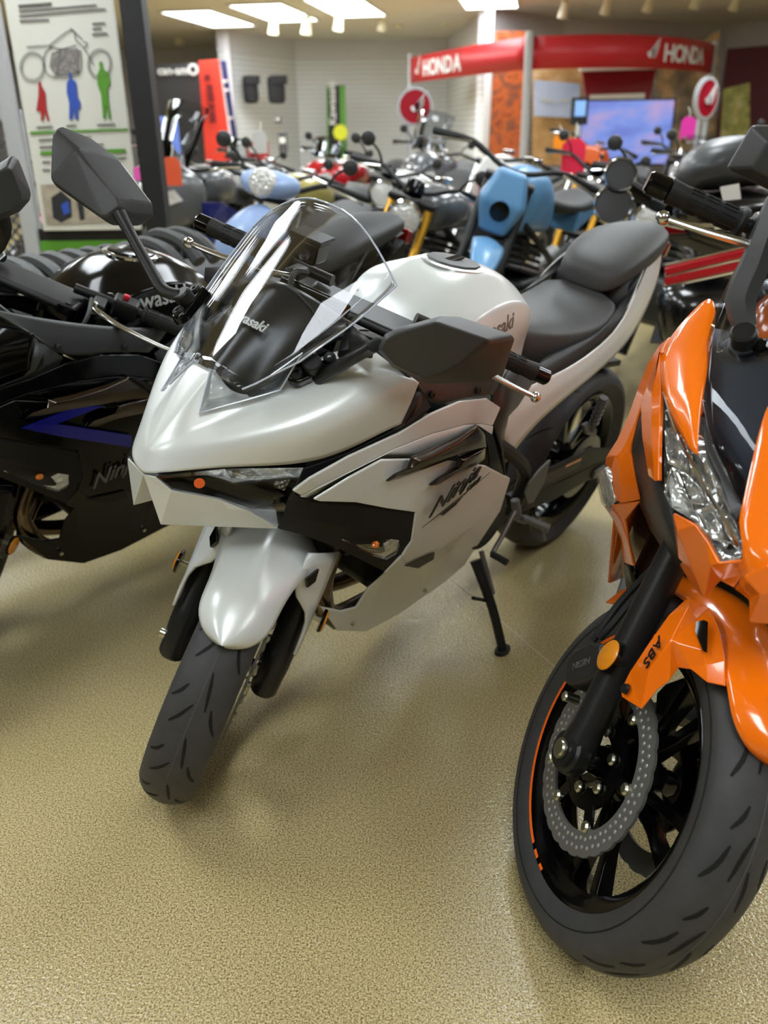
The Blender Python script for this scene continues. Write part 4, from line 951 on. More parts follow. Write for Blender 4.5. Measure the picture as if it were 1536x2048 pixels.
    # ---------------- tank
    secs = [(1.0, [(0, .885), (.05, .885), (.08, .875), (.105, .855), (.115, .83), (.12, .80), (.11, .74)]),
            (.955, [(0, .955), (.052, .953), (.098, .935), (.138, .905), (.152, .875), (.148, .82), (.13, .74)]),
            (.90, [(0, .995), (.055, .998), (.094, .982), (.146, .962), (.166, .920), (.156, .84), (.14, .74)]),
            (.83, [(0, 1.019), (.062, 1.017), (.100, .996), (.150, .972), (.168, .925), (.150, .85), (.135, .74)]),
            (.75, [(0, 1.018), (.062, 1.015), (.098, .996), (.146, .974), (.160, .920), (.138, .85), (.13, .74)]),
            (.67, [(0, .995), (.055, .991), (.090, .974), (.140, .944), (.146, .905), (.122, .845), (.12, .74)]),
            (.59, [(0, .945), (.045, .942), (.070, .932), (.100, .900), (.106, .875), (.095, .83), (.10, .74)]),
            (.54, [(0, .90), (.035, .895), (.055, .888), (.07, .872), (.075, .86), (.075, .82), (.08, .74)]),
            (.53, [(0, .86), (.03, .858), (.045, .852), (.055, .845), (.06, .835), (.06, .80), (.07, .74)])]
    dz, ky = P.get('tank', (0, 1.))
    rows = [[Vector((x, y*ky, z+dz*max(0, min(1, (z-.8)/.1)))) for y, z in q] for x, q in secs]
    cr = []
    for i in range(1, 6): cr.append((rows[i][2], rows[i+1][2], .3)); cr.append((rows[i][3], rows[i+1][3], .95))
    cr.append((rows[6][3], rows[7][3], .7))
    tk = G().grid(rows).build('fuel_tank', P['paint'], t, sub=3, mirror=True, crease=cr)
    cn = Vector((-.08, 0, .98)).normalized(); cc = Vector((.785, 0, 1.0075+dz))
    cap = G().lathe([(.0, .005), (.062, .005), (.068, .003), (.0685, -.02)], cc, cn, 48).build('filler_ring', P['ring'], t)
    G().lathe([(0, .010), (.046, .0105), (.055, .009), (.057, .005)], cc, cn, 12).build('filler_cap', P['cap'], cap)
    G().box(cc+cn*.011+Vector((.004, 0, 0)), (.055, .02, .005), Matrix.Rotation(rad(4), 3, 'Y')).build('key_flap', M_gloss, cap, bevel=.002)
    tree = bvh_of(tk)
    co = Vector(WF.M.T @ (np.array([0, 0, CAM_H])-WF.T))
    def on_tank(u, v):
        h_ = tree.ray_cast(co, (w(u, v, 0)-co).normalized()); return h_[0] if h_[0] is not None else w(u, v, .16)
    pa, pb = on_tank(915, 692), on_tank(1026, 650)
    for sg in (1, -1):
        ta, tb = pa, pb
        if sg < 0: ta, tb = Vector((pb.x, -pb.y, pb.z)), Vector((pa.x, -pa.y, pa.z))
        L_ = (tb-ta); L_.y = 0
        tx = text('tank_lettering', 'Kawasaki', frame4((ta.x, sg*.2, ta.z-.004), L_, (0, 0, 1)), L_.length*.27, P['letter'], t, depth=.0008, bold=.0006)
        wrap_text(tx, tree, sg)
    # ---------------- seats and tail
    def seat_loft(name, secs_, mt_, par, sub=2):
        rings = []
        for x, hw, zt, zb, fl in secs_:
            rings.append([Vector((x, 0, zt)), Vector((x, hw*.6, zt-.004)), Vector((x, hw*.93, zt-.02*fl)), Vector((x, hw, zt-.045*fl)), Vector((x, hw*.95, zb)), Vector((x, 0, zb)), Vector((x, -hw*.95, zb)), Vector((x, -hw, zt-.045*fl)), Vector((x, -hw*.93, zt-.02*fl)), Vector((x, -hw*.6, zt-.004))])
        cr = []
        for a_, b_ in zip(rings[1:-1], rings[2:]):
            for k in (2, 8): cr.append((a_[k], b_[k], .8))
        return G().loft(rings).build(name, mt_, par, sub=sub, crease=cr)
    seat_loft('rider_seat', [(.575, .055, .86, .76, .8), (.53, .085, .858, .745, 1), (.44, .118, .846, .735, 1.1), (.33, .132, .838, .745, 1.1), (.24, .136, .842, .76, 1.1), (.17, .126, .862, .79, 1), (.14, .106, .885, .80, .9)], P['seat'], t)
    seat_loft('pillion_seat', [(.165, .05, .915, .865, .8), (.148, .088, .940, .87, 1), (.09, .108, .968, .90, 1), (0, .112, .995, .925, 1), (-.1, .096, 1.010, .95, 1), (-.19, .062, 1.008, .965, .8), (-.215, .035, 1.0, .97, .6)], P['seat'], t)
    for sg in (1, -1):
        m_ = lambda u, v, y: (lambda p: Vector((p.x, sg*p.y, p.z)))(w(u, v, y))
        inn = [m_(1012, 800, .165), m_(1062, 768, .160), m_(1130, 742, .155), m_(1205, 690, .150), m_(1248, 640, .143), (m_(1276, 570, .125)), m_(1300, 510, .092), m_(1316, 478, .062)]
        mid = [m_(1003, 868, .178), m_(1062, 812, .172), m_(1140, 763, .166), m_(1215, 706, .159), m_(1262, 650, .151), m_(1295, 578, .131), m_(1316, 520, .098), m_(1322, 486, .066)]
        ou = [m_(1012, 926, .166), m_(1066, 850, .164), m_(1145, 785, .16), m_(1222, 722, .152), m_(1270, 668, .145), m_(1306, 592, .125), m_(1322, 535, .094), m_(1324, 495, .064)]
        G().grid([inn, mid, ou]).build('tail_panel', P['paint'], t, sub=2, solid=.004, crease=chain_crease(mid, .5))
        # dark tail top between the seats and the painted panels
        c_ = [Vector((.50, sg*.12, .79)), Vector((.40, sg*.13, .80)), Vector((.28, sg*.14, .81)), Vector((.18, sg*.12, .84)), Vector((.10, sg*.10, .875)), Vector((.0, sg*.09, .915)), Vector((-.10, sg*.07, .945)), Vector((-.2, sg*.03, .96))]
        G().grid([inn, [(a+b)/2+Vector((0, 0, .012)) for a, b in zip(inn, c_)], c_]).build('tail_inner_panel', M_seat2, t, sub=1, solid=.004)
    G().grid([[Vector((.13, y, .80)) for y in (-.13, -.06, 0, .06, .13)], [Vector((.10, y, .90)) for y in (-.10, -.06, 0, .06, .10)], [Vector((-.2, y, .955)) for y in (-.05, -.03, 0, .03, .05)]]).build('tail_top', M_seat2, t, solid=.004)
    G().loft([[Vector((.1, y, z)) for y, z in ((-.1, .80), (.1, .80), (.08, .72), (-.08, .72))], [Vector((-.22, y, z)) for y, z in ((-.05, .93), (.05, .93), (.05, .86), (-.05, .86))]]).build('under_tail', M_plast, t, bevel=.01)
    G().box((-.235, 0, .935), (.03, .1, .045), Matrix.Rotation(rad(-20), 3, 'Y')).build('tail_light', mat('tail_red', (120, 10, 14), .15, coat=.6), t, bevel=.008)
    # ---------------- frame, engine, rear wheel
    rx = Vector((0, 0, .306))
    rt = G().lathe(tyre_prof(.306, .15), rx, (0, 1, 0), 64).build('rear_tyre', M_tyre, t)
    grooves(rt, rx, .306, .15, [[(0, .15), (.12, .45), (.22, .8)], [(.1, -.15), (.22, -.45), (.32, -.8)]], 13, .0025, None)
    make_rim(t, rx, None, M_gloss, wid=.055, name='rear_rim')
    G().lathe([(.07, -.002), (.105, -.002), (.105, .002), (.07, .002)], rx+Vector((0, .085, 0)), (0, 1, 0), 40, closed=True).build('sprocket', M_steel, t)
    for sg in (1, -1):
        G().loft([[Vector((.50, sg*.10, .40)), Vector((.50, sg*.13, .40)), Vector((.50, sg*.13, .34)), Vector((.50, sg*.10, .34))], [Vector((.25, sg*.105, .365)), Vector((.25, sg*.135, .365)), Vector((.25, sg*.135, .30)), Vector((.25, sg*.105, .30))], [Vector((-.06, sg*.105, .335)), Vector((-.06, sg*.13, .335)), Vector((-.06, sg*.13, .28)), Vector((-.06, sg*.105, .28))]]).build('swingarm', M_void, t, bevel=.006)
        G().box((-.02, sg*.135, .306), (.07, .012, .03)).build('axle_adjuster', M_castalu, t, bevel=.003)
        G().tube([(1.08, sg*.06, .86), (.95, sg*.16, .78), (.75, sg*.17, .66), (.52, sg*.15, .50), (.48, sg*.13, .36)], .018, 10, smooth=5).build('frame_rail', M_void, t)
        G().tube([(.62, sg*.14, .72), (.35, sg*.14, .76), (.05, sg*.1, .85)], .013, 8, smooth=4).build('subframe_rail', M_void, t)
        # rider footpeg bracket, heel plate and pegs
        m_ = lambda u, v, y: (lambda p: Vector((p.x, sg*p.y, p.z)))(w(u, v, y))
        G().prism([m_(*q, .168) for q in ((1046, 985), (1052, 1006), (1063, 1004), (1086, 962), (1098, 918), (1080, 934), (1054, 965))], (0, sg*.006, 0)).build('heel_plate', M_castalu, t, bevel=.002)
        G().tube([m_(1030, 1000, .15), m_(1035, 1035, .165), m_(1050, 1040, .17)], .012, 8).build('peg_bracket', M_castalu, t)
        pg = G().tube([m_(1048, 1036, .178), m_(1098, 1058, .245)], [.010, .0125], 10).build('footpeg', M_castalu, t)
        G().tube([m_(1086, 1056, .23), m_(1090, 1080, .23)], .004, 6).build('peg_feeler', M_castalu, pg)
        pb = G().prism([m_(*q, .15) for q in ((1160, 848), (1172, 842), (1188, 856), (1184, 872), (1166, 866))], (0, sg*.012, 0)).build('pillion_bracket', M_castalu, t, bevel=.003)
        q0 = m_(1182, 860, .158); q1 = m_(1208, 795, .175)
        G().tube([q0, q1], [.010, .012], 10).build('pillion_peg', M_castalu, pb)
        for k in range(6): G().tube([q0.lerp(q1, .22+k*.13), q0.lerp(q1, .27+k*.13)], .0138, 10).build('peg_rib', M_castalu, pb)
    G().loft([[Vector((.30, y, .64)) for y in (-.05, .05)]+[Vector((.30, y, .62)) for y in (.05, -.05)], [Vector((.12, y, .665)) for y in (-.07, .07)]+[Vector((.12, y, .645)) for y in (.07, -.07)], [Vector((-.1, y, .63)) for y in (-.07, .07)]+[Vector((-.1, y, .61)) for y in (.07, -.07)]]).build('rear_hugger', M_void, t, bevel=.005)
    G().prism([(.42, .135, .45), (.10, .135, .43), (-.08, .135, .37), (-.08, .135, .345), (.42, .135, .39)], (0, .008, 0)).build('chain_guard', M_void, t, bevel=.004)
    st_ = G().prism([(.38, .1435, .435), (.16, .1435, .42), (.16, .1435, .385), (.38, .1435, .40)], (0, .0006, 0)).build('guard_label', mat('guard_label', (64, 60, 46), .5), t)
    G().prism([(.26, .1445, .425), (.17, .1445, .419), (.17, .1445, .412), (.26, .1445, .418)], (0, .0005, 0)).build('orange_bar', M_amberb, st_)
    G().box((.78, 0, .50), (.50, .26, .36)).build('engine', M_engine, t, bevel=.05, bseg=3)
    G().lathe([(0, 0), (.075, 0), (.085, -.015), (.085, -.03), (0, -.03)], (.68, .17, .42), (0, 1, 0), 28).build('generator_cover', M_satin, t)
    G().box((1.10, 0, .62), (.05, .24, .26), Matrix.Rotation(rad(-12), 3, 'Y')).build('radiator', M_engine, t, bevel=.006)
    for k, y in enumerate((.045, -.045)):
        G().tube([(1.0, y, .56), (1.09, y*1.6, .55), (1.165, y*2.0, .47), (1.17, y*2.0, .40), (1.10, y*1.5, .29), (.95, y, .24), (.7, y*.8, .22)], .021, 12, smooth=6).build('exhaust_header', M_pipe, t)
    G().tube([(1.12, .06, .44), (1.17, .085, .37), (1.12, .10, .30)], .018, 12, smooth=5).build('exhaust_header', M_pipe, t)
    G().tube([(.7, -.06, .22), (.5, -.12, .22), (.35, -.17, .30), (.25, -.19, .36)], .024, 12, smooth=5).build('exhaust_pipe', M_steel, t)
    G().tube([(.30, -.185, .33), (.22, -.195, .38), (-.10, -.205, .52), (-.14, -.205, .54)], [.03, .055, .058, .045], 16, smooth=3).build('muffler', M_satin, t)
    # stand, gear lever
    ft = Vector(frame.M.T @ (np.array(STAND_FT if frame is WF else list(at(1005, 1300, Z=.012)))-frame.T)) if frame is WF else None
    if ft is None: ft = Vector((.58, .254, -.254*0+.254*math.tan(frame.lean)+.012))
    s0 = Vector((.64, .14, .27)); pth = [s0, s0.lerp(ft, .5)+Vector((0, .01, 0)), ft]
    sd = G().tube(pth, [.015, .0125, .012], 12, smooth=3).build('side_stand', M_satin, t)
    G().loft([[ft+Vector((math.cos(a)*.026, math.sin(a)*.018, -math.sin(a)*.018*math.tan(frame.lean)*-1+hh)) for a in np.linspace(0, 2*PI, 13)[:-1]] for hh in (-.008, .004)]).build('stand_foot', M_satin, sd, bevel=.002)
    G().tube([s0+Vector((-.02, 0, .02)), s0.lerp(ft, .42)+Vector((-.028, 0, 0))], .007, 8).build('stand_spring', M_steel, sd)
    G().tube([s0.lerp(ft, .45), s0.lerp(ft, .40)+Vector((.07, .0, .03))], .005, 8).build('stand_tang', M_satin, sd)
    ga, gb, gc = w(1030, 1022, .17), w(1003, 1075, .18), w(984, 1108, .19)
    gl = G().tube([ga, gb, gc], .0065, 8).build('gear_lever', M_castalu, t)
    G().tube([gc, gc+Vector((0, .045, 0))], .009, 10).build('gear_rubber', M_rubber, gl)
    G().tube([w(1012, 1010, .16), w(985, 1050, .165)], .0045, 8).build('gear_rod', M_castalu, t)
    return t
STAND_FT = list(at(1005, 1299, Z=.010))
def side_text(t, sg, mt, second=True):
    """brush-style model name on the side fairing"""
    if sg > 0:
        a = w(850, 1036, .2235); b = w(950, 950, .231)
        xd = (b-a); L = xd.length; upv = Vector((0, .25, 1))
        M = frame4(a+Vector((0, .006, 0)), xd, upv)
        text('model_name', 'Ninja', M, L*.50, mt, t, shear=.45, depth=.0012, bold=.0004, xscale=.92)
        c = w(838, 1052, .2225)+Vector((0, .007, 0)); d = w(974, 942, .2285)+Vector((0, .007, 0)); e = (d-c).normalized(); n = Vector((0, .25, 1)).normalized()
        G().prism([c, c.lerp(d, .35)-n*.0055, c.lerp(d, .7)-n*.003, d, c.lerp(d, .7)-n*.0005, c.lerp(d, .35)-n*.001], (0, .0012, 0)).build('name_underline', mt, t, tri=True)
        if second:
            for k in range(5):
                c2 = c.lerp(d, .28+k*.02)-n*(.010+.0035*k); G().prism([c2, c2+e*(.075-.008*k), c2+e*(.075-.008*k)+n*.0012, c2+n*.0012], (0, .001, 0)).build('brush_stroke', mt, t)
            M2 = frame4(w(921, 988, .228)+Vector((0, .007, 0)), xd, upv); text('model_number', '500', M2, L*.20, mt, t, shear=.45, depth=.001)
WHITE = mat('pearl_white_paint', (218, 222, 220), .27, .12, coat=.12, bump=.04, bscale=1500)
PW = dict(paint=WHITE, side=WHITE, fork=mat('fork_matte_black', (26, 26, 27), .36, bump=.04), seat=M_seat, ring=mat('ring_silver', (206, 210, 208), .25, .6), cap=mat('cap_dark', (58, 60, 60), .45), letter=mat('tank_letter_grey', (120, 112, 110), .4, .3), lowblack=M_plast)
bike_w = ninja(WF, WSTEER, PW, 'pearl white sport motorcycle with clear windscreen, in front at the centre')
side_text(bike_w, 1, mat('name_black', (18, 18, 18), .4))
BF = Frame(-.225, 2.855, rad(-131.2), rad(10.6))
PBk = dict(paint=M_gloss, side=M_gloss, fork=M_gloss, seat=M_seat2, ring=M_chrome, cap=M_gloss, tank=(-.022, .9), letter=mat('tank_letter_light', (180, 180, 178), .4), lowblack=M_plast)
bike_k = ninja(BF, rad(34), PBk, 'gloss black sport motorcycle with a blue stripe, left of the white one', fold=False)

def bk(u, v, y): return BF.pick(u, v, y=y)
ol = [(-60, 372, .37), (-20, 338, .36), (24, 310, .345), (36, 318, .345), (62, 386, .33), (60, 400, .33), (40, 424, .33), (-10, 446, .34), (-50, 440, .36)]
O = [bk(*q) for q in ol]; ctr = sum(O, Vector())/len(O); Fr = [ctr+(p-ctr)*.72+Vector((.02, .028, .004)) for p in O]; dv = Vector((-.02, -.03, -.003))
mh = G().loft([[ctr+(p-ctr)*.9+dv for p in O], O, Fr]).build('mirror_housing', M_mirror, bike_k, bevel=.004, tri=True)
G().face(*[ctr+(p-ctr)*.82+dv*1.03 for p in O]).build('mirror_glass', M_glass, mh, tri=True)
G().tube([ctr+Vector((0, -.03, -.03)), ctr+Vector((-.03, -.10, -.12)), Vector((1.34, .15, .97)), Vector((1.335, .122, .958))], [.014, .012, .013, .016], 12, smooth=5, flat=.75).build('mirror_stem', M_satin, bike_k)
a = bk(180, 978, .214)+Vector((0, .006, 0)); b = bk(275, 928, .212)+Vector((0, .006, 0))
text('model_name', 'Ninja', frame4(a, b-a, (0, .2, 1)), (b-a).length*.44, mat('name_grey', (92, 90, 86), .4), bike_k, shear=.45, depth=.0012)
# blue arrow graphic on the black bike
M_bluegr = mat('deep_blue_graphic', (10, 16, 120), .25, coat=.3)
def bk(u, v, y): return BF.pick(u, v, y=y)
g = G(); d_ = Vector((0, .0035, 0))
g.prism([bk(41, 855, .236), bk(150, 813, .242), bk(205, 811, .24), bk(112, 847, .24)], d_); g.prism([bk(41, 855, .236), bk(112, 847, .24), bk(262, 870, .226), bk(262, 894, .222), bk(120, 872, .236)], d_)
o = g.build('blue_graphic', M_bluegr, bike_k); o['label'] = 'deep blue arrow stripe'
# ================================================================== generic rear half and simple wheels (shared by the bikes further back)
def simple_wheel(t, name, c, R, W, M=None, rim=None, spokes=6, wire=False):
    c = Vector(c); k = R/.30
    ty = G().lathe([(.19*k, -W*.3), (.24*k, -W*.46), (R-.03, -W*.5), (R-.008, -W*.3), (R, 0), (R-.008, W*.3), (R-.03, W*.5), (.24*k, W*.46), (.19*k, W*.3)], c, (0, 1, 0), 36).build(name+'_tyre', M_tyre, t, M)
    rm = G().lathe([(.205*k, -W*.34), (.215*k, -W*.38), (.2*k, -.01), (.2*k, .01), (.215*k, W*.38), (.205*k, W*.34), (.19*k, 0)], c, (0, 1, 0), 32, closed=True).build(name+'_rim', rim or M_gloss, t, M)
    n = 16 if wire else spokes
    g = G()
    for i in range(n):
        a = 2*PI*i/n; e = Vector((math.cos(a), 0, math.sin(a)))
        if wire: g.tube([c+e*.03+Vector((0, .025*(-1)**i, 0)), c+Vector((math.cos(a+.25), 0, math.sin(a+.25)))*.2*k], .0022, 5)
        else: g.bar(c+e*.03, c+e*.2*k, .022, .024, (0, 1, 0))
    g.lathe([(0, -.06), (.035, -.05), (.035, .05), (0, .06)], c, (0, 1, 0), 14)
    g.build('wheel_spokes', rim or M_gloss, rm)
    G().lathe([(.09*k, -.003), (.14*k, -.003), (.14*k, .003), (.09*k, .003)], c+Vector((0, W*.5, 0)), (0, 1, 0), 30, closed=True).build('brake_disc', M_steel, rm)
    return ty
def box_loft(rings4):
    g = G(); g.loft([[Vector(p) for p in r] for r in rings4]); return g
def soft_body(name, secs, mt, t, sub=2, M=None):
    """secs: (x, half width, z top, z bottom)"""
    rings = []
    for x, hw, zt, zb in secs:
        zm = (zt*2+zb)/3
        rings.append([Vector((x, 0, zt)), Vector((x, hw*.7, zt-.12*(zt-zb))), Vector((x, hw, zm)), Vector((x, hw*.85, zb)), Vector((x, 0, zb)), Vector((x, -hw*.85, zb)), Vector((x, -hw, zm)), Vector((x, -hw*.7, zt-.12*(zt-zb)))])
    return G().loft(rings).build(name, mt, t, sub=sub, M=M)
def rear_half(t, paint, seat_z=.8, wb=1.4, tail_z=.95, engine=M_engine, pipe=M_steel, rim=None, wire=False, Rr=.305, Wr=.15, seat=None, tank_z=1.0, tank_w=.16, low=False):
    simple_wheel(t, 'rear', (0, 0, Rr), Rr, Wr, rim=rim, wire=wire)
    for sg in (1, -1): box_loft([[(.5, sg*.1, .42), (.5, sg*.13, .42), (.5, sg*.13, .36), (.5, sg*.1, .36)], [(-.05, sg*.1, Rr+.03), (-.05, sg*.13, Rr+.03), (-.05, sg*.13, Rr-.02), (-.05, sg*.1, Rr-.02)]]).build('swingarm', M_satin, t, bevel=.005)
    soft_body('fuel_tank', [(wb*.76, .08, tank_z-.05, .78), (wb*.72, tank_w*.95, tank_z, .76), (wb*.6, tank_w*1.05, tank_z+.02, .76), (wb*.48, tank_w*.8, tank_z-.04, .74), (wb*.4, tank_w*.45, tank_z-.13, .73), (wb*.38, .05, tank_z-.17, .73)], paint, t)
    G().lathe([(0, .012), (.035, .012), (.045, .008), (.047, -.01)], (wb*.58, 0, tank_z+.012), (0, 0, 1), 20).build('filler_cap', M_chrome, t)
    soft_body('seat', [(wb*.42, .06, seat_z+.06, seat_z-.03), (wb*.34, .11, seat_z+.03, seat_z-.04), (wb*.2, .14, seat_z+.02, seat_z-.05), (wb*.08, .13, seat_z+.06, seat_z-.03), (-.02, .12, tail_z-.03, tail_z-.1), (-.18, .10, tail_z, tail_z-.08), (-.24, .06, tail_z-.01, tail_z-.06)], seat or M_seat2, t)
    box_loft([[(wb*.25, -.12, seat_z-.02), (wb*.25, .12, seat_z-.02), (wb*.25, .11, seat_z-.14), (wb*.25, -.11, seat_z-.14)], [(-.26, -.06, tail_z-.04), (-.26, .06, tail_z-.04), (-.26, .05, tail_z-.10), (-.26, -.05, tail_z-.10)]]).build('tail_body', paint, t, bevel=.015)
    G().box((-.275, 0, tail_z-.06), (.02, .09, .04)).build('tail_light', mat('tail_red', (120, 10, 14), .15, coat=.6), t, bevel=.005)
    box_loft([[(.12, -.06, Rr*2+.06), (.12, .06, Rr*2+.06), (.12, .06, Rr*2+.04), (.12, -.06, Rr*2+.04)], [(-.22, -.07, Rr*2+.02), (-.22, .07, Rr*2+.02), (-.22, .07, Rr*2), (-.22, -.07, Rr*2)], [(-.36, -.06, Rr*2-.18), (-.36, .06, Rr*2-.18), (-.34, .06, Rr*2-.18), (-.34, -.06, Rr*2-.18)]]).build('rear_fender', M_plast, t, bevel=.006)
    en = G().box((wb*.54, 0, .43), (.44, .28, .26)).build('engine_case', engine, t, bevel=.04, bseg=2)
    for k in range(5): G().box((wb*.60+.008*k, 0, .58+k*.035), (.26, .22, .018), Matrix.Rotation(rad(-15), 3, 'Y')).build('cooling_fin', engine, en, bevel=.003)
    for sg in (1, -1): G().lathe([(0, 0), (.07, 0), (.085, -.02), (.085, -.04), (0, -.04)], (wb*.5, sg*.165, .42), (0, sg, 0), 20).build('crankcase_cover', M_castalu, en)
    for sg in (1, -1): G().tube([(wb*.74, sg*.03, .9), (wb*.62, sg*.13, .74), (wb*.4, sg*.13, .55), (wb*.36, sg*.11, .38)], .017, 8, smooth=4).build('frame_rail', M_satin, t)
    G().tube([(wb*.72, -.05, .58), (wb*.8, -.08, .5), (wb*.76, -.1, .3), (wb*.5, -.15, .2), (.3, -.19, .3), (.2, -.2, .34)], .02, 10, smooth=5).build('exhaust_pipe', pipe, t)
    G().tube([(.26, -.2, .32), (.18, -.21, .36), (-.2, -.22, .46), (-.26, -.22, .48)], [.028, .05, .052, .04], 14, smooth=2).build('muffler', pipe, t)
    ft = .2
    st = G().tube([(wb*.42, .13, .3), (wb*.40, ft+.04, .045)], .012, 8).build('side_stand', M_satin, t)
    for sg in (1, -1): G().tube([(wb*.33, sg*.13, .36), (wb*.33, sg*.24, .36)], .012, 8).build('footpeg', M_rubber, t)

# ================================================================== the orange sport bike at the right
ORANGE = mat('gloss_orange_paint', (255, 122, 12), .16, .0, coat=.7, bump=.0)
OF = Frame(1.017, 2.348, rad(-120.), rad(15.))
OS_ANG, OPX = .596286, 1.51
OSM = steer_matrix(OS_ANG, OPX)
def o(u, v, x): return OF.pick(u, v, x=x)
_Rinv = np.array(Matrix.Rotation(-OS_ANG, 3, SAX))
def os_(u, v, y):
    """point on the turned fork side, given the offset y from the wheel plane"""
    oo = OF.M.T @ (np.array([0, 0, CAM_H])-OF.T); d = OF.M.T @ (np.array([(u-768)/F_PX, -(v-1024)/F_PX, 1.]) @ CAM_R)
    P0 = np.array([OPX, 0, 0]); oo = _Rinv @ (oo-P0)+P0; d = _Rinv @ d
    return Vector(oo+d*((y-oo[1])/d[1]))
bike_o = t = empty('sport_motorcycle', (OF.T[0], OF.T[1], 0), (-OF.lean, 0, OF.yaw), 'gloss orange sport motorcycle with large front wheel cut by the right edge', 'motorcycle')
ax = Vector((1.41, 0, .300))
R_, W_ = .300, .120
ty = G().lathe(tyre_prof(R_, W_), ax, (0, 1, 0), 96).build('front_tyre', M_tyre, t, OSM)
A = [[(.20, -.08), (.11, -.20), (-.02, -.28)], [(.13, -.52), (.04, -.60), (-.06, -.80)], [(.32, -.36), (.26, -.44), (.20, -.62)], [(.05, .08), (-.04, .20), (-.15, .28)], [(.12, .52), (.03, .60), (-.06, .80)]]
grooves(ty, ax, R_, W_, A, 13, .0032, None)
G().lathe([(R_+.0003, -.0007), (R_+.0008, 0), (R_+.0003, .0007)], ax, (0, 1, 0), 96).build('mould_seam', mat('seam_grey', (88, 88, 86), .7), ty)
G().lathe([(.2525, -.0600), (.2535, -.0606), (.2545, -.0603)], ax, (0, 1, 0), 80).build('sidewall_ring', M_groove, ty)
rm = make_rim(t, ax, OSM, M_gloss, n_sp=5, wid=.048)
ST = mat('orange_rim_tape', (250, 110, 24), .35)
for a0, a1 in ((4.3, 1.50), (1.44, 1.36), (1.30, 1.235)):
    G().lathe([(.2245, -.0518), (.2185, -.0508)], ax, (0, 1, 0), 40, arc=(a0, a1)).build('rim_tape', ST, rm)
va = rad(-118); e = Vector((math.cos(va), 0, math.sin(va)))
vv = G().tube([ax+e*.196+Vector((0, -.01, 0)), ax+e*.165+Vector((0, -.028, 0))], [.006, .0042], 10).build('valve_stem', M_rubber, rm); G().tube([ax+e*.165+Vector((0, -.028, 0)), ax+e*.15+Vector((0, -.036, 0))], .0045, 8).build('valve_cap', M_gloss, vv)
petal_disc(t, ax, -.068, .112, .150, OSM, M_steel, waves=30, carrier=M_gloss)
petal_disc(t, ax, .068, .112, .150, OSM, M_steel, waves=24, carrier=M_gloss, holes=False)
M_fork = mat('fork_matte_black', (26, 26, 27), .36, bump=.04)
for sg in (1, -1):
    b = ax+Vector((0, sg*.107, 0))
    lg = G().lathe([(0, -.035), (.02, -.034), (.026, -.02), (.029, .0), (.029, .03), (.0262, .05), (.0255, .385), (.030, .39), (.031, .42), (.024, .425), (0, .425)], b, SAX, 28).build('fork_leg', M_fork, t, OSM)
    G().lathe([(0, 0), (.033, 0), (.035, .006), (.035, .022), (.03, .026), (.03, .034), (.019, .034), (.019, .036), (0, .036)], ax+Vector((0, sg*.098, 0)), (0, sg, 0), 28).build('axle_clamp', M_fork, lg)
    G().lathe([(0, .003), (.012, .003), (.0135, .0), (.017, .001), (.017, -.003)], ax+Vector((0, sg*.136, 0)), (0, sg, 0), 24).build('axle_end', M_bolt, lg)
    G().lathe([(0, .42), (.0205, .42), (.0205, .75), (0, .75)], b, SAX, 20).build('fork_tube', M_polish, t, OSM)
    G().lathe([(0, .01), (.008, .01), (.009, 0), (0, 0)], b+Vector((-.012, sg*.012, -.036)), (0, sg*.8, -.5), 8).build('pinch_bolt', M_bolt, lg)
    # caliper behind the leg
    cc = ax+Vector((-.118, sg*.094, .082)); R3 = Matrix.Rotation(rad(-62), 3, 'Y')
    cal = G().loft([[cc+R3 @ Vector((x*k, y, z*k)) for x, z in ((-.055, -.022), (-.03, -.034), (.03, -.034), (.055, -.02), (.052, .024), (.02, .036), (-.03, .034), (-.055, .02))] for y, k in ((-.030, .9), (-.018, 1.), (.018, 1.), (.030, .86))]).build('brake_caliper', mat('caliper_grey_black', (40, 40, 41), .38, bump=.04), t, OSM, bevel=.005, bseg=3)
    for dx, dz in ((.058, -.03), (-.052, -.044)): G().lathe([(0, .008), (.006, .008), (.009, .005), (.009, -.02), (0, -.02)], cc+R3 @ Vector((dx, sg*.018, dz)), (0, sg, 0), 12).build('caliper_bolt', M_bolt, cal)
    if sg < 0:
        text('caliper_lettering', 'NISSIN', frame4(cc+R3 @ Vector((-.026, -.0305, -.006)), R3 @ Vector((1, 0, 0)), R3 @ Vector((0, 0, 1))), .017, mat('caliper_letter', (92, 92, 90), .4), cal, depth=.0008)
    fl_ = lambda p: Vector((p.x, -sg*p.y, p.z))
    for k in range(2): G().tube([fl_(os_(1186+14*k, 1282-6*k, -.104)), fl_(os_(1206+14*k, 1252+2*k, -.100)), fl_(os_(1240+14*k, 1205+8*k, -.088)), fl_(os_(1282+12*k, 1160+8*k, -.076)), fl_(os_(1312+10*k, 1130+6*k, -.066))], .0062, 10, smooth=6).build('brake_hose', M_rubber, t, OSM)
    G().ball(cc+R3 @ Vector((.055, 0, .015)), .012, 10).build('banjo_bolt', M_bolt, cal)
    # amber reflector on the leg front
    rc = ax+SAX*.182+Vector((.022, sg*.142, 0)); nr = Vector((-.12, sg*.97, .1)).normalized()
    G().tube([rc-nr*.03, rc], .006, 8).build('reflector_post', M_satin, lg)
    G().lathe([(0, -.003), (.0275, -.003), (.0275, .003), (0, .003)], rc, nr, 28).build('reflector_back', M_gloss, lg)
    G().lathe([(0, .007), (.021, .007), (.0255, .004), (.0255, .003), (0, .003)], rc, nr, 28).build('amber_reflector', M_amber, lg)
G().lathe([(0, -.1), (.014, -.1), (.026, -.062), (.026, .062), (.014, .1), (0, .1)], ax, (0, 1, 0), 20).build('axle', M_gloss, t, OSM)
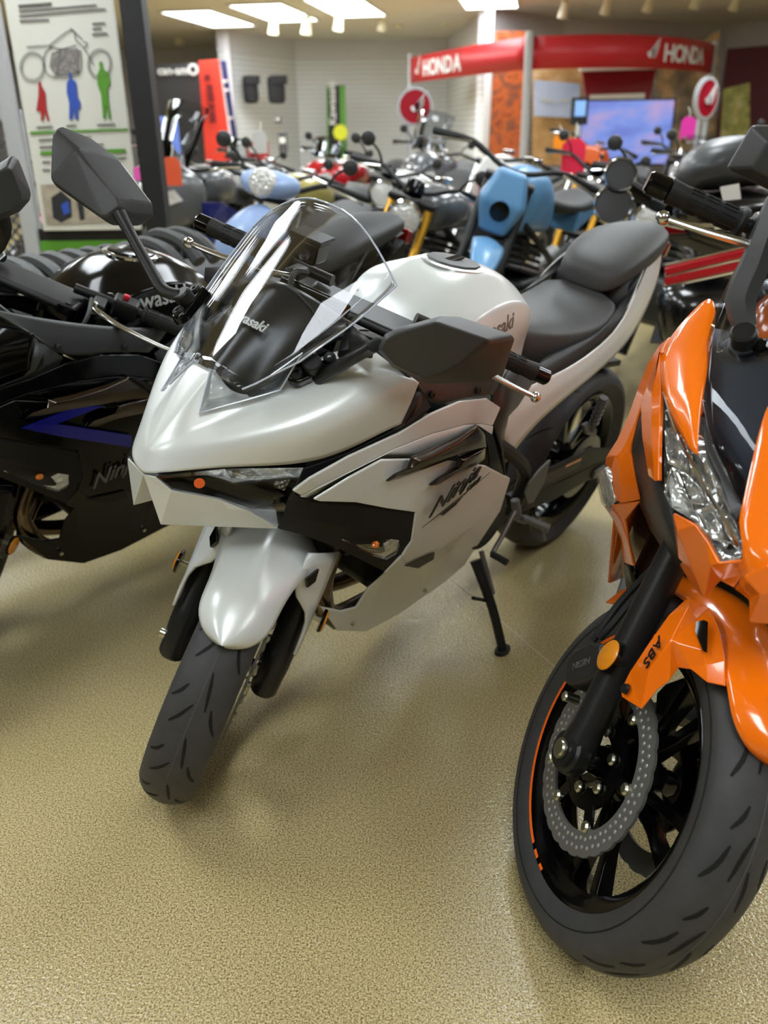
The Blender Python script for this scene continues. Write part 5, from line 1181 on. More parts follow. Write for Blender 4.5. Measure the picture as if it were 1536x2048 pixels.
# fender: crown over the tyre plus a leg down to each fork
rows = []
for th in [57, 57.4, 58.4, 60, 63, 67, 72, 78, 86, 98, 110, 122, 134]:
    f = min(1, max(0, (th-57)/14)); hw = max(.008, .070*math.sqrt(max(0, 1-(1-f)**2.2)))
    row = []
    for s in np.linspace(-1, 1, 13):
        rr = .336-.036*abs(s)**2.4; a = rad(th); row.append(ax+Vector((rr*math.cos(a), s*hw, rr*math.sin(a))))
    rows.append(row)
fe = G().grid(rows).build('front_fender', ORANGE, t, OSM, sub=1, solid=.004)
for sg in (1, -1):
    q = lambda u, v, y, d=0.: (lambda p: Vector((p.x+d, -sg*p.y, p.z)))(os_(u, v, y))
    # outer leg panel: picked on the visible (right) side, mirrored for the other
    up = [q(1375, 1195, -.088), q(1395, 1225, -.088), q(1420, 1262, -.082), q(1440, 1330, -.076)]
    g = G()
    A0 = q(1242, 1378, -.122); A1 = q(1243, 1394, -.122); A2 = q(1282, 1418, -.116); A3 = q(1313, 1381, -.112); A4 = q(1339, 1361, -.108); A5 = q(1357, 1336, -.100); A6 = q(1382, 1339, -.094); A7 = q(1413, 1364, -.082)
    B0 = q(1259, 1344, -.126); B1 = q(1296, 1288, -.126); B2 = q(1336, 1231, -.118); B3 = q(1375, 1195, -.100)
    C0 = q(1298, 1340, -.130); C1 = q(1342, 1280, -.128); C2 = q(1352, 1285, -.122); C3 = q(1378, 1212, -.108)
    D0 = q(1392, 1240, -.096); D1 = q(1408, 1300, -.090); D2 = q(1412, 1330, -.086)
    E0 = q(1420, 1215, -.080); E1 = q(1440, 1262, -.074); E2 = q(1450, 1320, -.072); E3 = q(1450, 1372, -.072)
    g.face(A0, A1, A2, C0, B0).face(A2, A3, A4, C1, C0).face(B0, C0, C1, B1).face(B1, C1, C3, B2).face(B2, C3, B3).face(C1, A4, A5, A6, C2).face(C1, C2, D1, D0, C3).face(C2, A6, D2, D1).face(A6, A7, D2)
    g.face(B3, C3, D0, E0).face(D0, D1, E1, E0).face(D1, D2, E2, E1).face(D2, A7, E3, E2)
    leg = g.build('fender_leg', ORANGE, fe, solid=.004, bevel=.004, bseg=3, bang=8, tri=True)
    G().prism([q(1392, 1243, -.101), q(1408, 1240, -.097), q(1406, 1302, -.097), q(1390, 1262, -.103)], Vector((.004, -sg*-.004*-1, .002))).build('fender_slot', M_gloss, leg)
    G().lathe([(0, .006), (.007, .006), (.0085, 0), (0, 0)], q(1253, 1378, -.126), (0, sg if False else (-1 if sg > 0 else 1)*-1, 0), 12).build('fender_bolt', M_satin, leg)
    if sg > 0: pass
a = os_(1321, 1272, -.1285); b = os_(1285, 1332, -.1295)
text('fender_lettering', 'ABS', frame4(a+Vector((.002, -.004, .002)), b-a, (os_(1335, 1300, -.127)-os_(1315, 1298, -.128))), .021, mat('letter_black', (16, 16, 16), .4), fe, depth=.001, shear=.2, xscale=1.35)
M_swirl = facet_mat('swirl_reflector', (236, 236, 234), 45, .8, .8)
# ---------------- body (front cowl is symmetric about y = OY0)
OY0 = .05
def om(u, v, x, sg=1, d=(0, 0, 0)):
    p = o(u, v, x); return Vector((p.x+d[0], (p.y if sg > 0 else 2*OY0-p.y), p.z+d[2]))
for sg in (1, -1):
    P = lambda u, v, x, d=(0, 0, 0): om(u, v, x, sg, d)
    # upper winglet cowl
    rim_ = [P(1418, 590, 1.18), P(1437, 610, 1.195), P(1423, 699, 1.27), P(1409, 776, 1.335), P(1400, 838, 1.385), P(1394, 905, 1.435), P(1388, 909, 1.435), P(1371, 890, 1.41), P(1342, 827, 1.36), P(1324, 780, 1.315), P(1317, 732, 1.265), P(1328, 692, 1.235), P(1356, 653, 1.21), P(1389, 618, 1.19)]
    rg_ = [P(1410, 640, 1.232), P(1396, 700, 1.288), P(1384, 770, 1.345), P(1384, 850, 1.405)]
    g = G()
    r = rim_
    g.face(r[0], r[1], rg_[0]).face(r[1], r[2], rg_[1], rg_[0]).face(r[2], r[3], rg_[2], rg_[1]).face(r[3], r[4], rg_[3], rg_[2]).face(r[4], r[5], r[6], rg_[3]).face(rg_[3], r[6], r[7]).face(rg_[3], r[7], r[8], rg_[2]).face(rg_[2], r[8], r[9]).face(rg_[2], r[9], r[10], rg_[1]).face(rg_[1], r[10], r[11]).face(rg_[1], r[11], r[12], rg_[0]).face(rg_[0], r[12], r[13]).face(rg_[0], r[13], r[0])
    rl = len(r); cr = [(r[i], r[(i+1) % rl], 1.) for i in range(rl)]
    g.build('winglet_cowl', ORANGE, t, sub=2, solid=.006, crease=cr)
    # outer shell with the slot, and the fang
    up = [P(1340, 672, 1.20), P(1318, 690, 1.19), P(1296, 725, 1.175), P(1278, 768, 1.155), P(1266, 803, 1.14), P(1256, 832, 1.125), P(1233, 880, 1.105), P(1212, 913, 1.085), P(1209, 930, 1.08)]
    md = [P(1326, 696, 1.228), P(1318, 712, 1.232), P(1308, 742, 1.228), P(1296, 780, 1.22), P(1284, 805, 1.205), P(1272, 842, 1.185), P(1248, 895, 1.165), P(1229, 912, 1.15), P(1222, 940, 1.14)]
    g = G().grid([up, md])
    f_in = [P(1318, 706, 1.248), P(1321, 785, 1.295), P(1317, 884, 1.345), P(1316, 961, 1.375)]
    f_out = [md[1], P(1281, 806, 1.215), P(1284, 873, 1.265), P(1297, 952, 1.325)]
    f_mid = [P(1319, 705, 1.250), P(1303, 790, 1.275), P(1303, 880, 1.325), P(1309, 962, 1.365)]
    lo = [md[5], P(1262, 885, 1.18), P(1261, 905, 1.175), P(1270, 958, 1.185), P(1279, 1000, 1.19)]
    lo2 = [md[5], md[6], P(1236, 915, 1.165), P(1240, 960, 1.165), P(1243, 1007, 1.155)]
    g.grid([lo2, lo]); g.face(md[6], md[7], P(1236, 915, 1.165)).face(md[7], md[8], P(1240, 960, 1.165), P(1236, 915, 1.165)).face(md[8], P(1229, 1000, 1.13), P(1243, 1007, 1.155), P(1240, 960, 1.165))
    sh = g.build('outer_cowl', ORANGE, t, solid=.005, bevel=.003, bang=14)
    G().grid([f_out, f_mid, f_in]).build('cowl_fang', ORANGE, t, solid=.006, bevel=.003, bang=10)
    # indicator
    q_ = [P(1197, 944, 1.072), P(1210, 934, 1.085), P(1221, 965, 1.13), P(1230, 1000, 1.14), P(1224, 1024, 1.11), P(1206, 1005, 1.075), P(1198, 970, 1.068)]
    ind = G().prism(q_, Vector((-.02, sg*.006, 0))).build('indicator', M_refl, sh, bevel=.003)
    G().prism([p+Vector((.004, -sg*.002, 0)) for p in q_], Vector((.002, -sg*.001, 0))).build('indicator_lens', M_lens, ind)
    # lower shell
    g = G().grid([[P(1208, 1013, 1.07), P(1226, 1040, 1.075), P(1241, 1077, 1.075), P(1247, 1126, 1.07)], [P(1226, 1010, 1.13), P(1236, 1038, 1.12), P(1249, 1078, 1.11), P(1257, 1130, 1.10)], [P(1279, 1003, 1.19), P(1250, 1040, 1.15), P(1257, 1090, 1.13), P(1268, 1133, 1.12)]])
    g.build('lower_cowl', ORANGE, t, solid=.005, bevel=.003)
    G().grid([[P(1247, 1126, 1.068), P(1250, 1160, 1.06), P(1253, 1180, 1.05)], [P(1268, 1133, 1.115), P(1275, 1160, 1.10), P(1278, 1185, 1.09)]]).build('lower_cowl_insert', M_gloss, t, solid=.005)
    G().grid([[P(1270, 1168, 1.02), P(1240, 1180, 1.0), P(1208, 1205, .98)], [P(1282, 1188, 1.05), P(1250, 1195, 1.03), P(1222, 1208, 1.0)]]).build('belly_fin', ORANGE, t, solid=.006, bevel=.003)
    # black inner cowl behind
    g = G().grid([[P(1285, 800, 1.13), P(1262, 900, 1.12), P(1275, 1000, 1.13), P(1300, 1060, 1.13), P(1345, 1130, 1.2)], [P(1325, 800, 1.25), P(1300, 940, 1.28), P(1315, 1010, 1.33), P(1335, 1070, 1.38), P(1358, 1128, 1.42)], [P(1345, 850, 1.29), P(1328, 960, 1.36), P(1338, 1010, 1.39), P(1350, 1060, 1.42), P(1375, 1120, 1.44)]])
    g.build('inner_cowl', M_plast2, t, solid=.004)
    # headlight
    hp = [(1324, 785, 1.30), (1331, 850, 1.345), (1328, 908, 1.375), (1328, 988, 1.41), (1342, 1016, 1.43), (1389, 1044, 1.47), (1412, 1076, 1.49), (1433, 1108, 1.51), (1442, 1125, 1.52), (1480, 1119, 1.535), (1486, 1098, 1.535), (1478, 1066, 1.52), (1458, 1028, 1.50), (1433, 967, 1.465), (1410, 918, 1.435), (1390, 905, 1.42), (1365, 870, 1.385), (1342, 822, 1.34)]
    Hf = [P(u, v, x) for u, v, x in hp]; Hb = [p+Vector((-.05, 0, .004)) for p in Hf]
    bk_ = G().face(*Hb); n = len(Hf)
    for i in range(n): bk_.face(Hf[i]+Vector((-.002, 0, 0)), Hf[(i+1) % n]+Vector((-.002, 0, 0)), Hb[(i+1) % n], Hb[i])
    hl = bk_.build('headlight', M_swirl, t, tri=True)
    for pl in ([(1330, 860), (1350, 850), (1385, 915), (1372, 945), (1335, 925)], [(1345, 935), (1372, 948), (1400, 975), (1412, 1010), (1378, 1005), (1350, 975)], [(1398, 930), (1412, 930), (1445, 1010), (1432, 1030), (1410, 985)], [(1390, 1020), (1418, 1015), (1442, 1050), (1450, 1085), (1425, 1078), (1402, 1050)], [(1440, 1100), (1460, 1085), (1478, 1100), (1474, 1112), (1446, 1117)], [(1445, 1035), (1455, 1032), (1475, 1072), (1470, 1088), (1456, 1070)]):
        c_ = sum((Vector(p) for p in pl), Vector((0, 0)))/len(pl)
        fr_ = [P(u, v, 1.30+(v-785)*.00068-.008) for u, v in pl]; ce = P(c_.x, c_.y, 1.30+(c_.y-785)*.00068-.030)
        g = G(); m2 = [(p+ce)/2+Vector((-.008, 0, 0)) for p in fr_]
        g.loft([fr_, m2], caps=False); g.face(*m2)
        g.build('reflector', M_swirl, hl, ang=60, solid=.001)
    G().tube([P(1330, 790, 1.31), P(1360, 880, 1.385), P(1410, 975, 1.45), P(1455, 1050, 1.505), P(1476, 1095, 1.525)], .003, 8, smooth=4).build('light_bar', M_chrome, hl)
    G().tube([P(1330, 990, 1.405), P(1345, 935, 1.38), P(1375, 985, 1.42), P(1410, 1060, 1.475), P(1440, 1115, 1.51)], .0022, 8, smooth=4).build('light_bar', M_chrome, hl)
    G().prism([P(1334, 960, 1.385), P(1342, 950, 1.385), P(1385, 1035, 1.445), P(1345, 1010, 1.42)], Vector((-.01, 0, 0))).build('position_lamp', M_refl, hl)
    G().face(*[p+Vector((.003, 0, 0)) for p in Hf]).build('headlight_lens', M_lens, hl, tri=True)
    # black trim between headlight and screen
    G().grid([[P(1402, 830, 1.375), P(1412, 900, 1.42), P(1440, 960, 1.46), P(1458, 1020, 1.49), P(1472, 1042, 1.505)], [P(1410, 835, 1.375), P(1428, 900, 1.42), P(1452, 950, 1.45), P(1478, 1000, 1.485), P(1486, 1012, 1.495)]]).build('headlight_trim', M_plast2, t, solid=.01, bevel=.003)
    # chin
    g = G()
    K0 = P(1345, 1026, 1.425); K1 = P(1357, 1126, 1.41); K2 = P(1379, 1164, 1.43); K3 = P(1408, 1198, 1.47); K4 = P(1441, 1162, 1.47)
    K5 = P(1390, 1049, 1.475); K6 = P(1414, 1082, 1.495); K7 = P(1437, 1127, 1.525); K8 = P(1421, 1132, 1.515); K9 = P(1481, 1122, 1.54)
    K10 = P(1355, 1060, 1.45); K11 = P(1467, 1176, 1.50); K12 = P(1484, 1150, 1.545)
    g.face(K0, K10, K1).face(K0, K5, K10).face(K10, K5, K6, K8, K3).face(K10, K3, K2, K1).face(K6, K7, K8).face(K8, K7, K9, K12, K4).face(K8, K4, K3).face(K4, K12, K11)
    g.build('chin_cowl', ORANGE, t, solid=.005, bevel=.004, bseg=3, bang=10)
# nose strip on the centre line, with its own side facets
NL = [(1536, 812, 1.375), (1525, 834, 1.40), (1503, 925, 1.45), (1485, 1010, 1.50), (1475, 1041, 1.515), (1486, 1085, 1.54), (1483, 1120, 1.545), (1486, 1152, 1.55), (1470, 1178, 1.505)]
L_ = [o(*q) for q in NL]
C_ = [Vector((p.x+.012, OY0, p.z+.004)) for p in L_]
Rr_ = [Vector((p.x, 2*OY0-p.y, p.z)) for p in L_]
L2 = L_
G().grid([L2, [Vector(((a.x+b.x)/2+.004, (a.y+b.y)/2, (a.z+b.z)/2)) for a, b in zip(L2, C_)], C_, [Vector(((a.x+b.x)/2+.004, (a.y+b.y)/2, (a.z+b.z)/2)) for a, b in zip(Rr_, C_)], Rr_]).build('nose_strip', ORANGE, t, solid=.005, sub=1)
# second chin tooth beyond the notch (left of the centre line)
T_ = [o(1470, 1178, 1.50), o(1498, 1200, 1.50), o(1498, 1246, 1.53), o(1536, 1250, 1.55), o(1560, 1180, 1.56), o(1536, 1130, 1.56), o(1486, 1152, 1.55)]
G().face(T_[0], T_[1], o(1520, 1190, 1.56), T_[6]).face(T_[1], T_[2], o(1520, 1190, 1.56)).face(T_[2], T_[3], T_[4], o(1520, 1190, 1.56)).face(o(1520, 1190, 1.56), T_[4], T_[5], T_[6]).build('chin_tooth', ORANGE, t, solid=.006, bevel=.004, bang=10)
# smoked windscreen panel and mirror
rows = []
for z, x, hw in ((.825, 1.475, .03), (.86, 1.455, .06), (.90, 1.42, .095), (.95, 1.36, .135), (1.0, 1.285, .155), (1.06, 1.20, .165), (1.14, 1.11, .16), (1.2, 1.05, .13)):
    rows.append([Vector((x-.05*s*s, .03+s*(hw+.02+.022*(z > .88)), z-.03*s*s)) for s in np.linspace(-1, 1, 13)])
M_smoke = clear_mat('smoked_screen', (.78, .80, .83), .6, .02, 1.4)
G().grid(rows).build('windscreen', M_smoke, t, sub=1, solid=.003)
G().grid([[p+Vector((-.028, 0, -.012)) for p in r] for r in rows[:5]]).build('screen_liner', mat('liner_slate', (74, 78, 84), .5), t, sub=1, solid=.003)
k = o(1488, 690, 1.27)
nn = Vector((.6, -.25, .76)).normalized()
mb = G().lathe([(0, .030), (.015, .030), (.018, .027), (.018, .006), (.021, .004), (.021, -.004), (0, -.004)], k, nn, 28).build('mirror_pivot', M_satin, t)
G().lathe([(0, .012), (.008, .012), (.013, .008), (.013, -.004), (0, -.004)], o(1522, 698, 1.275), nn, 6).build('mirror_bolt', M_gloss, mb)
st = [o(1490, 655, 1.262), o(1480, 600, 1.25), o(1505, 540, 1.235), o(1530, 470, 1.22), o(1556, 400, 1.20)]
for sg in (1, -1):
    mr = (lambda p: p) if sg > 0 else (lambda p: Vector((p.x, 2*OY0-p.y, p.z)))
    G().tube([mr(p) for p in st], [.020, .027, .026, .023, .02], 6, smooth=2, flat=.7).build('mirror_stem', M_mirror, t)
    hd = mr(o(1600, 330, 1.19))
    hx = ((-.09, -.03), (-.08, .03), (.0, .05), (.085, .035), (.09, -.02), (.0, -.045))
    G().loft([[hd+Vector((dx, y, z)) for y, z in hx] for dx in (-.03, .0)]+[[hd+Vector((.025, y*.6, z*.6)) for y, z in hx]]).build('mirror_housing', M_mirror, t, bevel=.004)
for sg in (1, -1): handlebar_side(t, sg, (1.075, .09, 1.062), (1.005, .375, 1.031), OSM, (1.065, .352, 1.006), reservoir=(sg < 0), brake=(sg < 0))
G().box((1.08, 0, 1.02), (.08, .23, .03)).build('triple_clamp', M_satin, t, OSM, bevel=.01)
rear_half(t, ORANGE, tank_z=1.02)
G().box((1.02, 0, .72), (.34, .2, .3)).build('front_frame', M_engine, t, bevel=.05)
for sg in (1, -1): G().grid([[Vector((1.1, sg*.215, .82)), Vector((.9, sg*.2, .8)), Vector((.7, sg*.16, .7))], [Vector((1.1, sg*.215, .6)), Vector((.9, sg*.2, .55)), Vector((.7, sg*.17, .5))], [Vector((1.0, sg*.17, .36)), Vector((.85, sg*.16, .3)), Vector((.65, sg*.14, .3))]]).build('side_fairing', ORANGE, t, solid=.005)
# ================================================================== the bikes further back
def paint_mat(name, rgb, rough=.22, coat=.5): return mat(name, rgb, rough, 0., coat=coat, bump=.01)
K_black = paint_mat('bg_black', (14, 14, 15)); K_white = paint_mat('bg_white', (216, 216, 212)); K_red = paint_mat('bg_red', (176, 24, 32)); K_blue = paint_mat('bg_steel_blue', (92, 142, 184), .4, .2)
K_lblue = paint_mat('bg_pale_blue', (140, 164, 204), .4, .2); K_grey = paint_mat('bg_grey', (96, 98, 100)); K_gold = mat('fork_gold', (206, 152, 40), .3, .5, bump=.02); K_olive = paint_mat('bg_olive_gold', (170, 158, 90), .3, .3); K_green = paint_mat('bg_green', (70, 150, 50)); K_navy = paint_mat('bg_navy', (24, 34, 110)); K_orange = paint_mat('bg_orange', (214, 92, 26)); K_tgrey = mat('bg_satin_charcoal', (66, 68, 70), .4, .1, coat=.1, bump=.02)
M_bgscreen = clear_mat('bg_clear_screen', (.82, .85, .88), 1., .03)
def bike(label, X, Y, yaw, style, paint, accent=None, fork=None, lean=9, steer=20, wb=1.42, seat=None, engine=M_engine, screen=0, rim=None, bars=1.05, hl_paint=None, seat_z=None):
    t = empty({'sport': 'sport_motorcycle', 'naked': 'naked_motorcycle', 'dirt': 'dirt_bike', 'adv': 'touring_motorcycle', 'scooter': 'motor_scooter', 'retro': 'retro_motorcycle'}[style], (X, Y, 0), (-rad(lean), 0, rad(yaw)), label, 'motorcycle' if style != 'scooter' else 'scooter', 'motorcycles in the rows behind')
    S = steer_matrix(rad(steer), wb+.09); accent = accent or paint; fork = fork or M_polish
    dirt = style == 'dirt'; Rf = .33 if dirt else .298; Wf = .085 if dirt else .115
    sc = style == 'scooter'
    if sc: Rf = .24; Wf = .11
    axf = Vector((wb, 0, Rf))
    simple_wheel(t, 'front', axf, Rf, Wf, S, rim, wire=dirt or style == 'retro')
    top = (bars-.10-Rf)/math.cos(RAKE)
    for sg in (1, -1):
        b = axf+Vector((0, sg*.095, 0))
        G().lathe([(0, -.03), (.026, -.03), (.027, top*.48), (.022, top*.5), (.022, top), (0, top)], b, SAX, 14).build('fork_leg', fork, t, S)
    tp = axf+SAX*top
    G().box(tp, (.09, .24, .03)).build('triple_clamp', M_satin, t, S, bevel=.008)
    # handlebar, grips, levers, mirrors
    hw = .40 if (dirt or style == 'adv') else .36
    hb = [tp+Vector((-.14, -hw, .07)), tp+Vector((-.05, -hw*.55, .10)), tp+Vector((.0, -.06, .05)), tp+Vector((.0, .06, .05)), tp+Vector((-.05, hw*.55, .10)), tp+Vector((-.14, hw, .07))]
    G().tube(hb, .012, 10, smooth=4).build('handlebar', M_satin, t, S)
    for sg in (1, -1):
        e = hb[-1] if sg > 0 else hb[0]; f_ = hb[-2] if sg > 0 else hb[1]; d = (e-f_).normalized()
        G().tube([e-d*.12, e+d*.01], .017, 10).build('grip', M_rubber, t, S)
        G().tube([f_+Vector((.04, 0, 0)), e-d*.06+Vector((.06, 0, -.01)), e+Vector((.055, 0, -.02))], .006, 6, smooth=3).build('lever', M_polish, t, S)
        if not dirt:
            mp = f_+Vector((.05, sg*.09, .10))
            G().tube([f_, f_+Vector((.03, sg*.03, .06)), mp], .006, 6, smooth=3).build('mirror_stem', M_satin, t, S)
            mh = G().lathe([(0, .014), (.02, .012), (.034, .004), (.035, -.008), (0, -.008)], mp, (1, 0, -.1), 16).build('mirror_head', M_mirror, t, S)
            G().lathe([(0, -.0095), (.031, -.0095), (.031, -.0085), (0, -.0085)], mp, (1, 0, -.1), 16).build('mirror_glass', M_glass, mh)
    if sc:
        soft_body('front_apron', [(wb-.16, .10, 1.0, .30), (wb-.08, .20, .98, .28), (wb+.02, .19, .92, .36), (wb+.10, .10, .86, .46)], paint, t)
        soft_body('handlebar_cover', [(wb-.28, .10, 1.06, .98), (wb-.2, .16, 1.1, .97), (wb-.12, .12, 1.08, .98), (wb-.07, .06, 1.05, .99)], paint, t)
        G().lathe([(0, .03), (.05, .02), (.062, 0), (.062, -.02), (0, -.02)], (wb-.09, 0, 1.04), (1, 0, .1), 20).build('headlight', M_refl, t)
        G().box((wb*.58, 0, .30), (.5, .34, .10)).build('floorboard', M_plast, t, bevel=.02)
        soft_body('body_shell', [(wb*.42, .14, .72, .28), (wb*.34, .2, .76, .28), (.1, .22, .78, .34), (-.14, .18, .8, .42), (-.26, .10, .8, .5)], paint, t)
        soft_body('seat', [(wb*.42, .10, .79, .70), (.34, .15, .80, .72), (.1, .16, .82, .74), (-.16, .13, .86, .76), (-.24, .08, .85, .78)], seat or M_seat2, t)
        simple_wheel(t, 'rear', (0, 0, .24), .24, .12)
        soft_body('front_fender', [(wb+.2, .05, .42, .36), (wb+.1, .07, .52, .44), (wb-.05, .07, .54, .46), (wb-.14, .06, .5, .44)], paint, t, M=S)
        G().tube([(.3, -.2, .2), (0, -.21, .24), (-.2, -.21, .28)], [.03, .05, .05], 12).build('muffler', M_satin, t)
        G().tube([(.55, .1, .25), (.53, .26, .05)], .012, 8).build('side_stand', M_satin, t)
        return t
    rear_half(t, paint, wb=wb, seat_z=seat_z or (.86 if dirt else (.82 if style == 'adv' else .79)), tail_z=.93 if style != 'retro' else .84, tank_z=bars-.04, engine=engine, seat=seat, rim=rim, wire=dirt or style == 'retro', Rr=.31, Wr=.11 if dirt else .15, tank_w=.12 if dirt else .17)
    # front fender
    if dirt:
        rows = [[Vector((wb+dx, y*k, z-.02*(y/.06)**2)) for y in (-.06, -.03, 0, .03, .06)] for dx, z, k in ((.30, .74, .6), (.18, .80, 1.1), (.02, .82, 1.3), (-.14, .80, 1.2), (-.22, .76, .8))]
    else:
        rows = [[axf+Vector(((Rf+.03-.02*(y/.065)**2)*math.cos(a), y, (Rf+.03-.02*(y/.065)**2)*math.sin(a))) for y in (-.065, -.035, 0, .035, .065)] for a in (rad(q) for q in (45, 65, 85, 105, 125, 140))]
    G().grid(rows).build('front_fender', accent, t, S, sub=1, solid=.005)
    hp = tp+Vector((.10, 0, -.06))
    if style in ('naked', 'retro'):
        hh = G().lathe([(0, -.07), (.05, -.06), (.08, -.02), (.085, .03), (.085, .04)], hp, (1, 0, -.05), 24).build('headlight_shell', hl_paint or M_gloss, t, S)
        G().lathe([(.087, .03), (.09, .045), (.08, .05)], hp, (1, 0, -.05), 24).build('headlight_rim', M_chrome, hh)
        G().lathe([(0, .055), (.05, .05), (.08, .042)], hp, (1, 0, -.05), 24).build('headlight_glass', M_refl, hh)
        G().lathe([(0, .03), (.045, .03), (.05, .02), (.05, -.03), (0, -.03)], tp+Vector((.07, 0, .07)), (-.5, 0, .85), 18).build('gauge', M_gloss, t, S)
    elif dirt:
        m_ = box_loft([[hp+Vector((.02, y, .12)) for y in (-.06, .06)]+[hp+Vector((-.05, y, .12)) for y in (.07, -.07)], [hp+Vector((.06, y, -.02)) for y in (-.10, .10)]+[hp+Vector((-.03, y, -.02)) for y in (.12, -.12)], [hp+Vector((.03, y, -.16)) for y in (-.06, .06)]+[hp+Vector((-.03, y, -.16)) for y in (.07, -.07)]]).build('number_mask', paint, t, S, bevel=.02, bseg=3)
        G().lathe([(0, .012), (.045, .008), (.05, -.01)], hp+Vector((.05, 0, -.05)), (1, 0, -.1), 18).build('headlight_glass', M_gloss, m_)
    else:  # sport or adventure tourer: half fairing with twin lights and screen
        k = 1.12 if style == 'adv' else 1.
        fx = wb+.1
        soft_body('front_cowl', [(fx, .05, .86*k-.05*(k > 1), .74), (fx-.06, .13, .95*k-.05*(k > 1), .66), (fx-.18, .2, 1.0*k-.06*(k > 1), .62), (fx-.32, .22, .98*k-.05*(k > 1), .64), (fx-.42, .2, .94, .7)], paint, t)
        for sg in (1, -1):
            hl = G().prism([(fx-.02, sg*.03, .86), (fx-.08, sg*.13, .90), (fx-.12, sg*.17, .84), (fx-.06, sg*.10, .80), (fx, sg*.03, .81)], Vector((.02, sg*.012, 0))).build('headlight', M_refl, t)
            G().grid([[Vector((wb*.86, sg*.2, .82)), Vector((wb*.7, sg*.21, .8)), Vector((wb*.5, sg*.17, .7))], [Vector((wb*.84, sg*.21, .62)), Vector((wb*.7, sg*.2, .56)), Vector((wb*.52, sg*.17, .5))], [Vector((wb*.74, sg*.16, .34)), Vector((wb*.6, sg*.15, .3)), Vector((wb*.48, sg*.14, .34))]]).build('side_fairing', accent, t, solid=.006, bevel=.003)
        h_ = screen or (.16 if style == 'sport' else .42)
        rows = [[Vector((fx-.16-.5*h_*s-.05*q*q, q*(.14+.03*s), (1.0*k-.06*(k > 1))+h_*s-.03*q*q)) for q in np.linspace(-1, 1, 7)] for s in (0, .35, .7, 1.)]
        G().grid(rows).build('windscreen', M_bgscreen, t, solid=.004)
    return t
def hang_tag(u, v, Y, rgb, label, s=.06):
    p = at(u, v, Y=Y); t = empty('hang_tag', p, (0, 0, random.uniform(-.4, .4)), label, 'tag', 'coloured paper tags on bikes')
    G().prism([(-s, 0, -s*1.4), (s, 0, -s*1.4), (s, 0, s*.9), (s*.5, 0, s*1.4), (-s*.5, 0, s*1.4), (-s, 0, s*.9)], (0, -.004, 0)).build('card', mat('tag_%d_%d_%d' % rgb, rgb, .6, bump=.02, emit=0), t, bevel=.001)
    G().tube([(0, 0, s*1.2), (.01, .02, s*2), (0, .05, s*2.6)], .003, 6, smooth=3).build('string', M_white, t)
    return t
# ---- first row behind the sport bikes (rear contact point, heading)
bike('pale blue motor scooter right behind the gloss black sport bike', -.31, 5.17, -105, 'scooter', K_lblue, steer=8)
bike('olive gold retro motorcycle standing behind the clear windscreen', -.22, 6.95, -118, 'retro', K_olive, seat=M_seat2, steer=10, bars=1.0)
bike('black naked motorcycle with gold fork legs', .66, 5.45, -124, 'naked', K_grey, K_black, K_gold, steer=25, hl_paint=K_black, bars=1.02)
bike('steel blue dual sport bike with a blue number mask', 1.06, 5.2, -124, 'dirt', K_blue, fork=M_satin, steer=28, bars=1.12)
bike('black naked motorcycle between the steel blue bike and the charcoal tourer', 1.85, 5.2, -126, 'naked', K_black, K_black, M_satin, steer=15, engine=M_castalu, bars=1.0)
# retro bike with the ribbed seat: next in the front row, left of the black sport bike
t = bike('black retro motorcycle with a ribbed seat at the left edge', -.80, 3.10, -131, 'retro', K_black, K_black, M_polish, steer=10, bars=.98, seat_z=.84)
for k in range(10): G().tube([(.56-k*.068, y, .888+.012*(k > 6)+(.02 if k > 7 else 0)-.05*(abs(y)/.15)**2.5) for y in np.linspace(-.145, .145, 9)], .024, 8).build('seat_rib', M_seat, t)
# ---- second row
bike('white naked motorcycle with an orange paper tag beside the black pillar', -1.75, 7.1, -118, 'naked', K_white, K_black, M_chrome, steer=20, bars=1.0, hl_paint=K_white)
bike('grey and navy touring motorcycle with a tall raked windscreen', -1.0, 7.35, -114, 'adv', K_grey, K_navy, M_satin, steer=15, screen=.36)
bike('white naked motorcycle with a white tank in the second row', .5, 7.3, -120, 'naked', K_white, K_white, M_satin, steer=20, bars=1.0)
bike('white and red dirt bike in the middle of the second row', 1.2, 7.2, -122, 'dirt', K_white, K_red, M_polish, steer=25, bars=1.1)
bike('grey naked motorcycle with gold fork in the second row', 1.9, 7.3, -120, 'naked', K_grey, K_black, K_gold, steer=20, bars=1.0)
bike('black sport motorcycle behind the steel blue bike', 2.6, 7.3, -118, 'sport', K_black, K_black, M_satin, steer=15, bars=1.0)
bike('navy blue naked motorcycle before the large television', 3.3, 7.2, -120, 'naked', K_navy, K_navy, M_satin, steer=20, bars=1.0)
bike('black retro motorcycle at the right end of the second row', 4.1, 7.3, -120, 'retro', K_black, K_black, M_chrome, steer=20, bars=1.0)
# ---- third row
bike('dark touring motorcycle with a tall smoked windscreen in the third row', .75, 9.3, -112, 'adv', K_grey, K_black, M_satin, steer=10, screen=.3)
bike('red naked motorcycle at the left of the third row', -2.4, 9.2, -118, 'naked', K_red, K_red, M_satin, steer=20, bars=1.0)
bike('black scooter in the third row below the charcoal display', -1.6, 9.4, -118, 'scooter', K_black, steer=20)
bike('grey sport motorcycle in the third row below the red banner', -.75, 9.2, -118, 'sport', K_grey, K_black, M_satin, steer=15, bars=1.0)
bike('red and white sport motorcycle in the third row below the green sign', .0, 9.3, -118, 'sport', K_red, K_white, M_satin, steer=15, bars=1.0)
bike('orange dirt bike in the third row beside the round sign', 2.3, 9.3, -120, 'dirt', K_orange, K_white, M_polish, steer=20, bars=1.1)
bike('black naked motorcycle in the third row below the blue poster', 3.1, 9.2, -120, 'naked', K_black, K_black, M_satin, steer=20, bars=1.0)
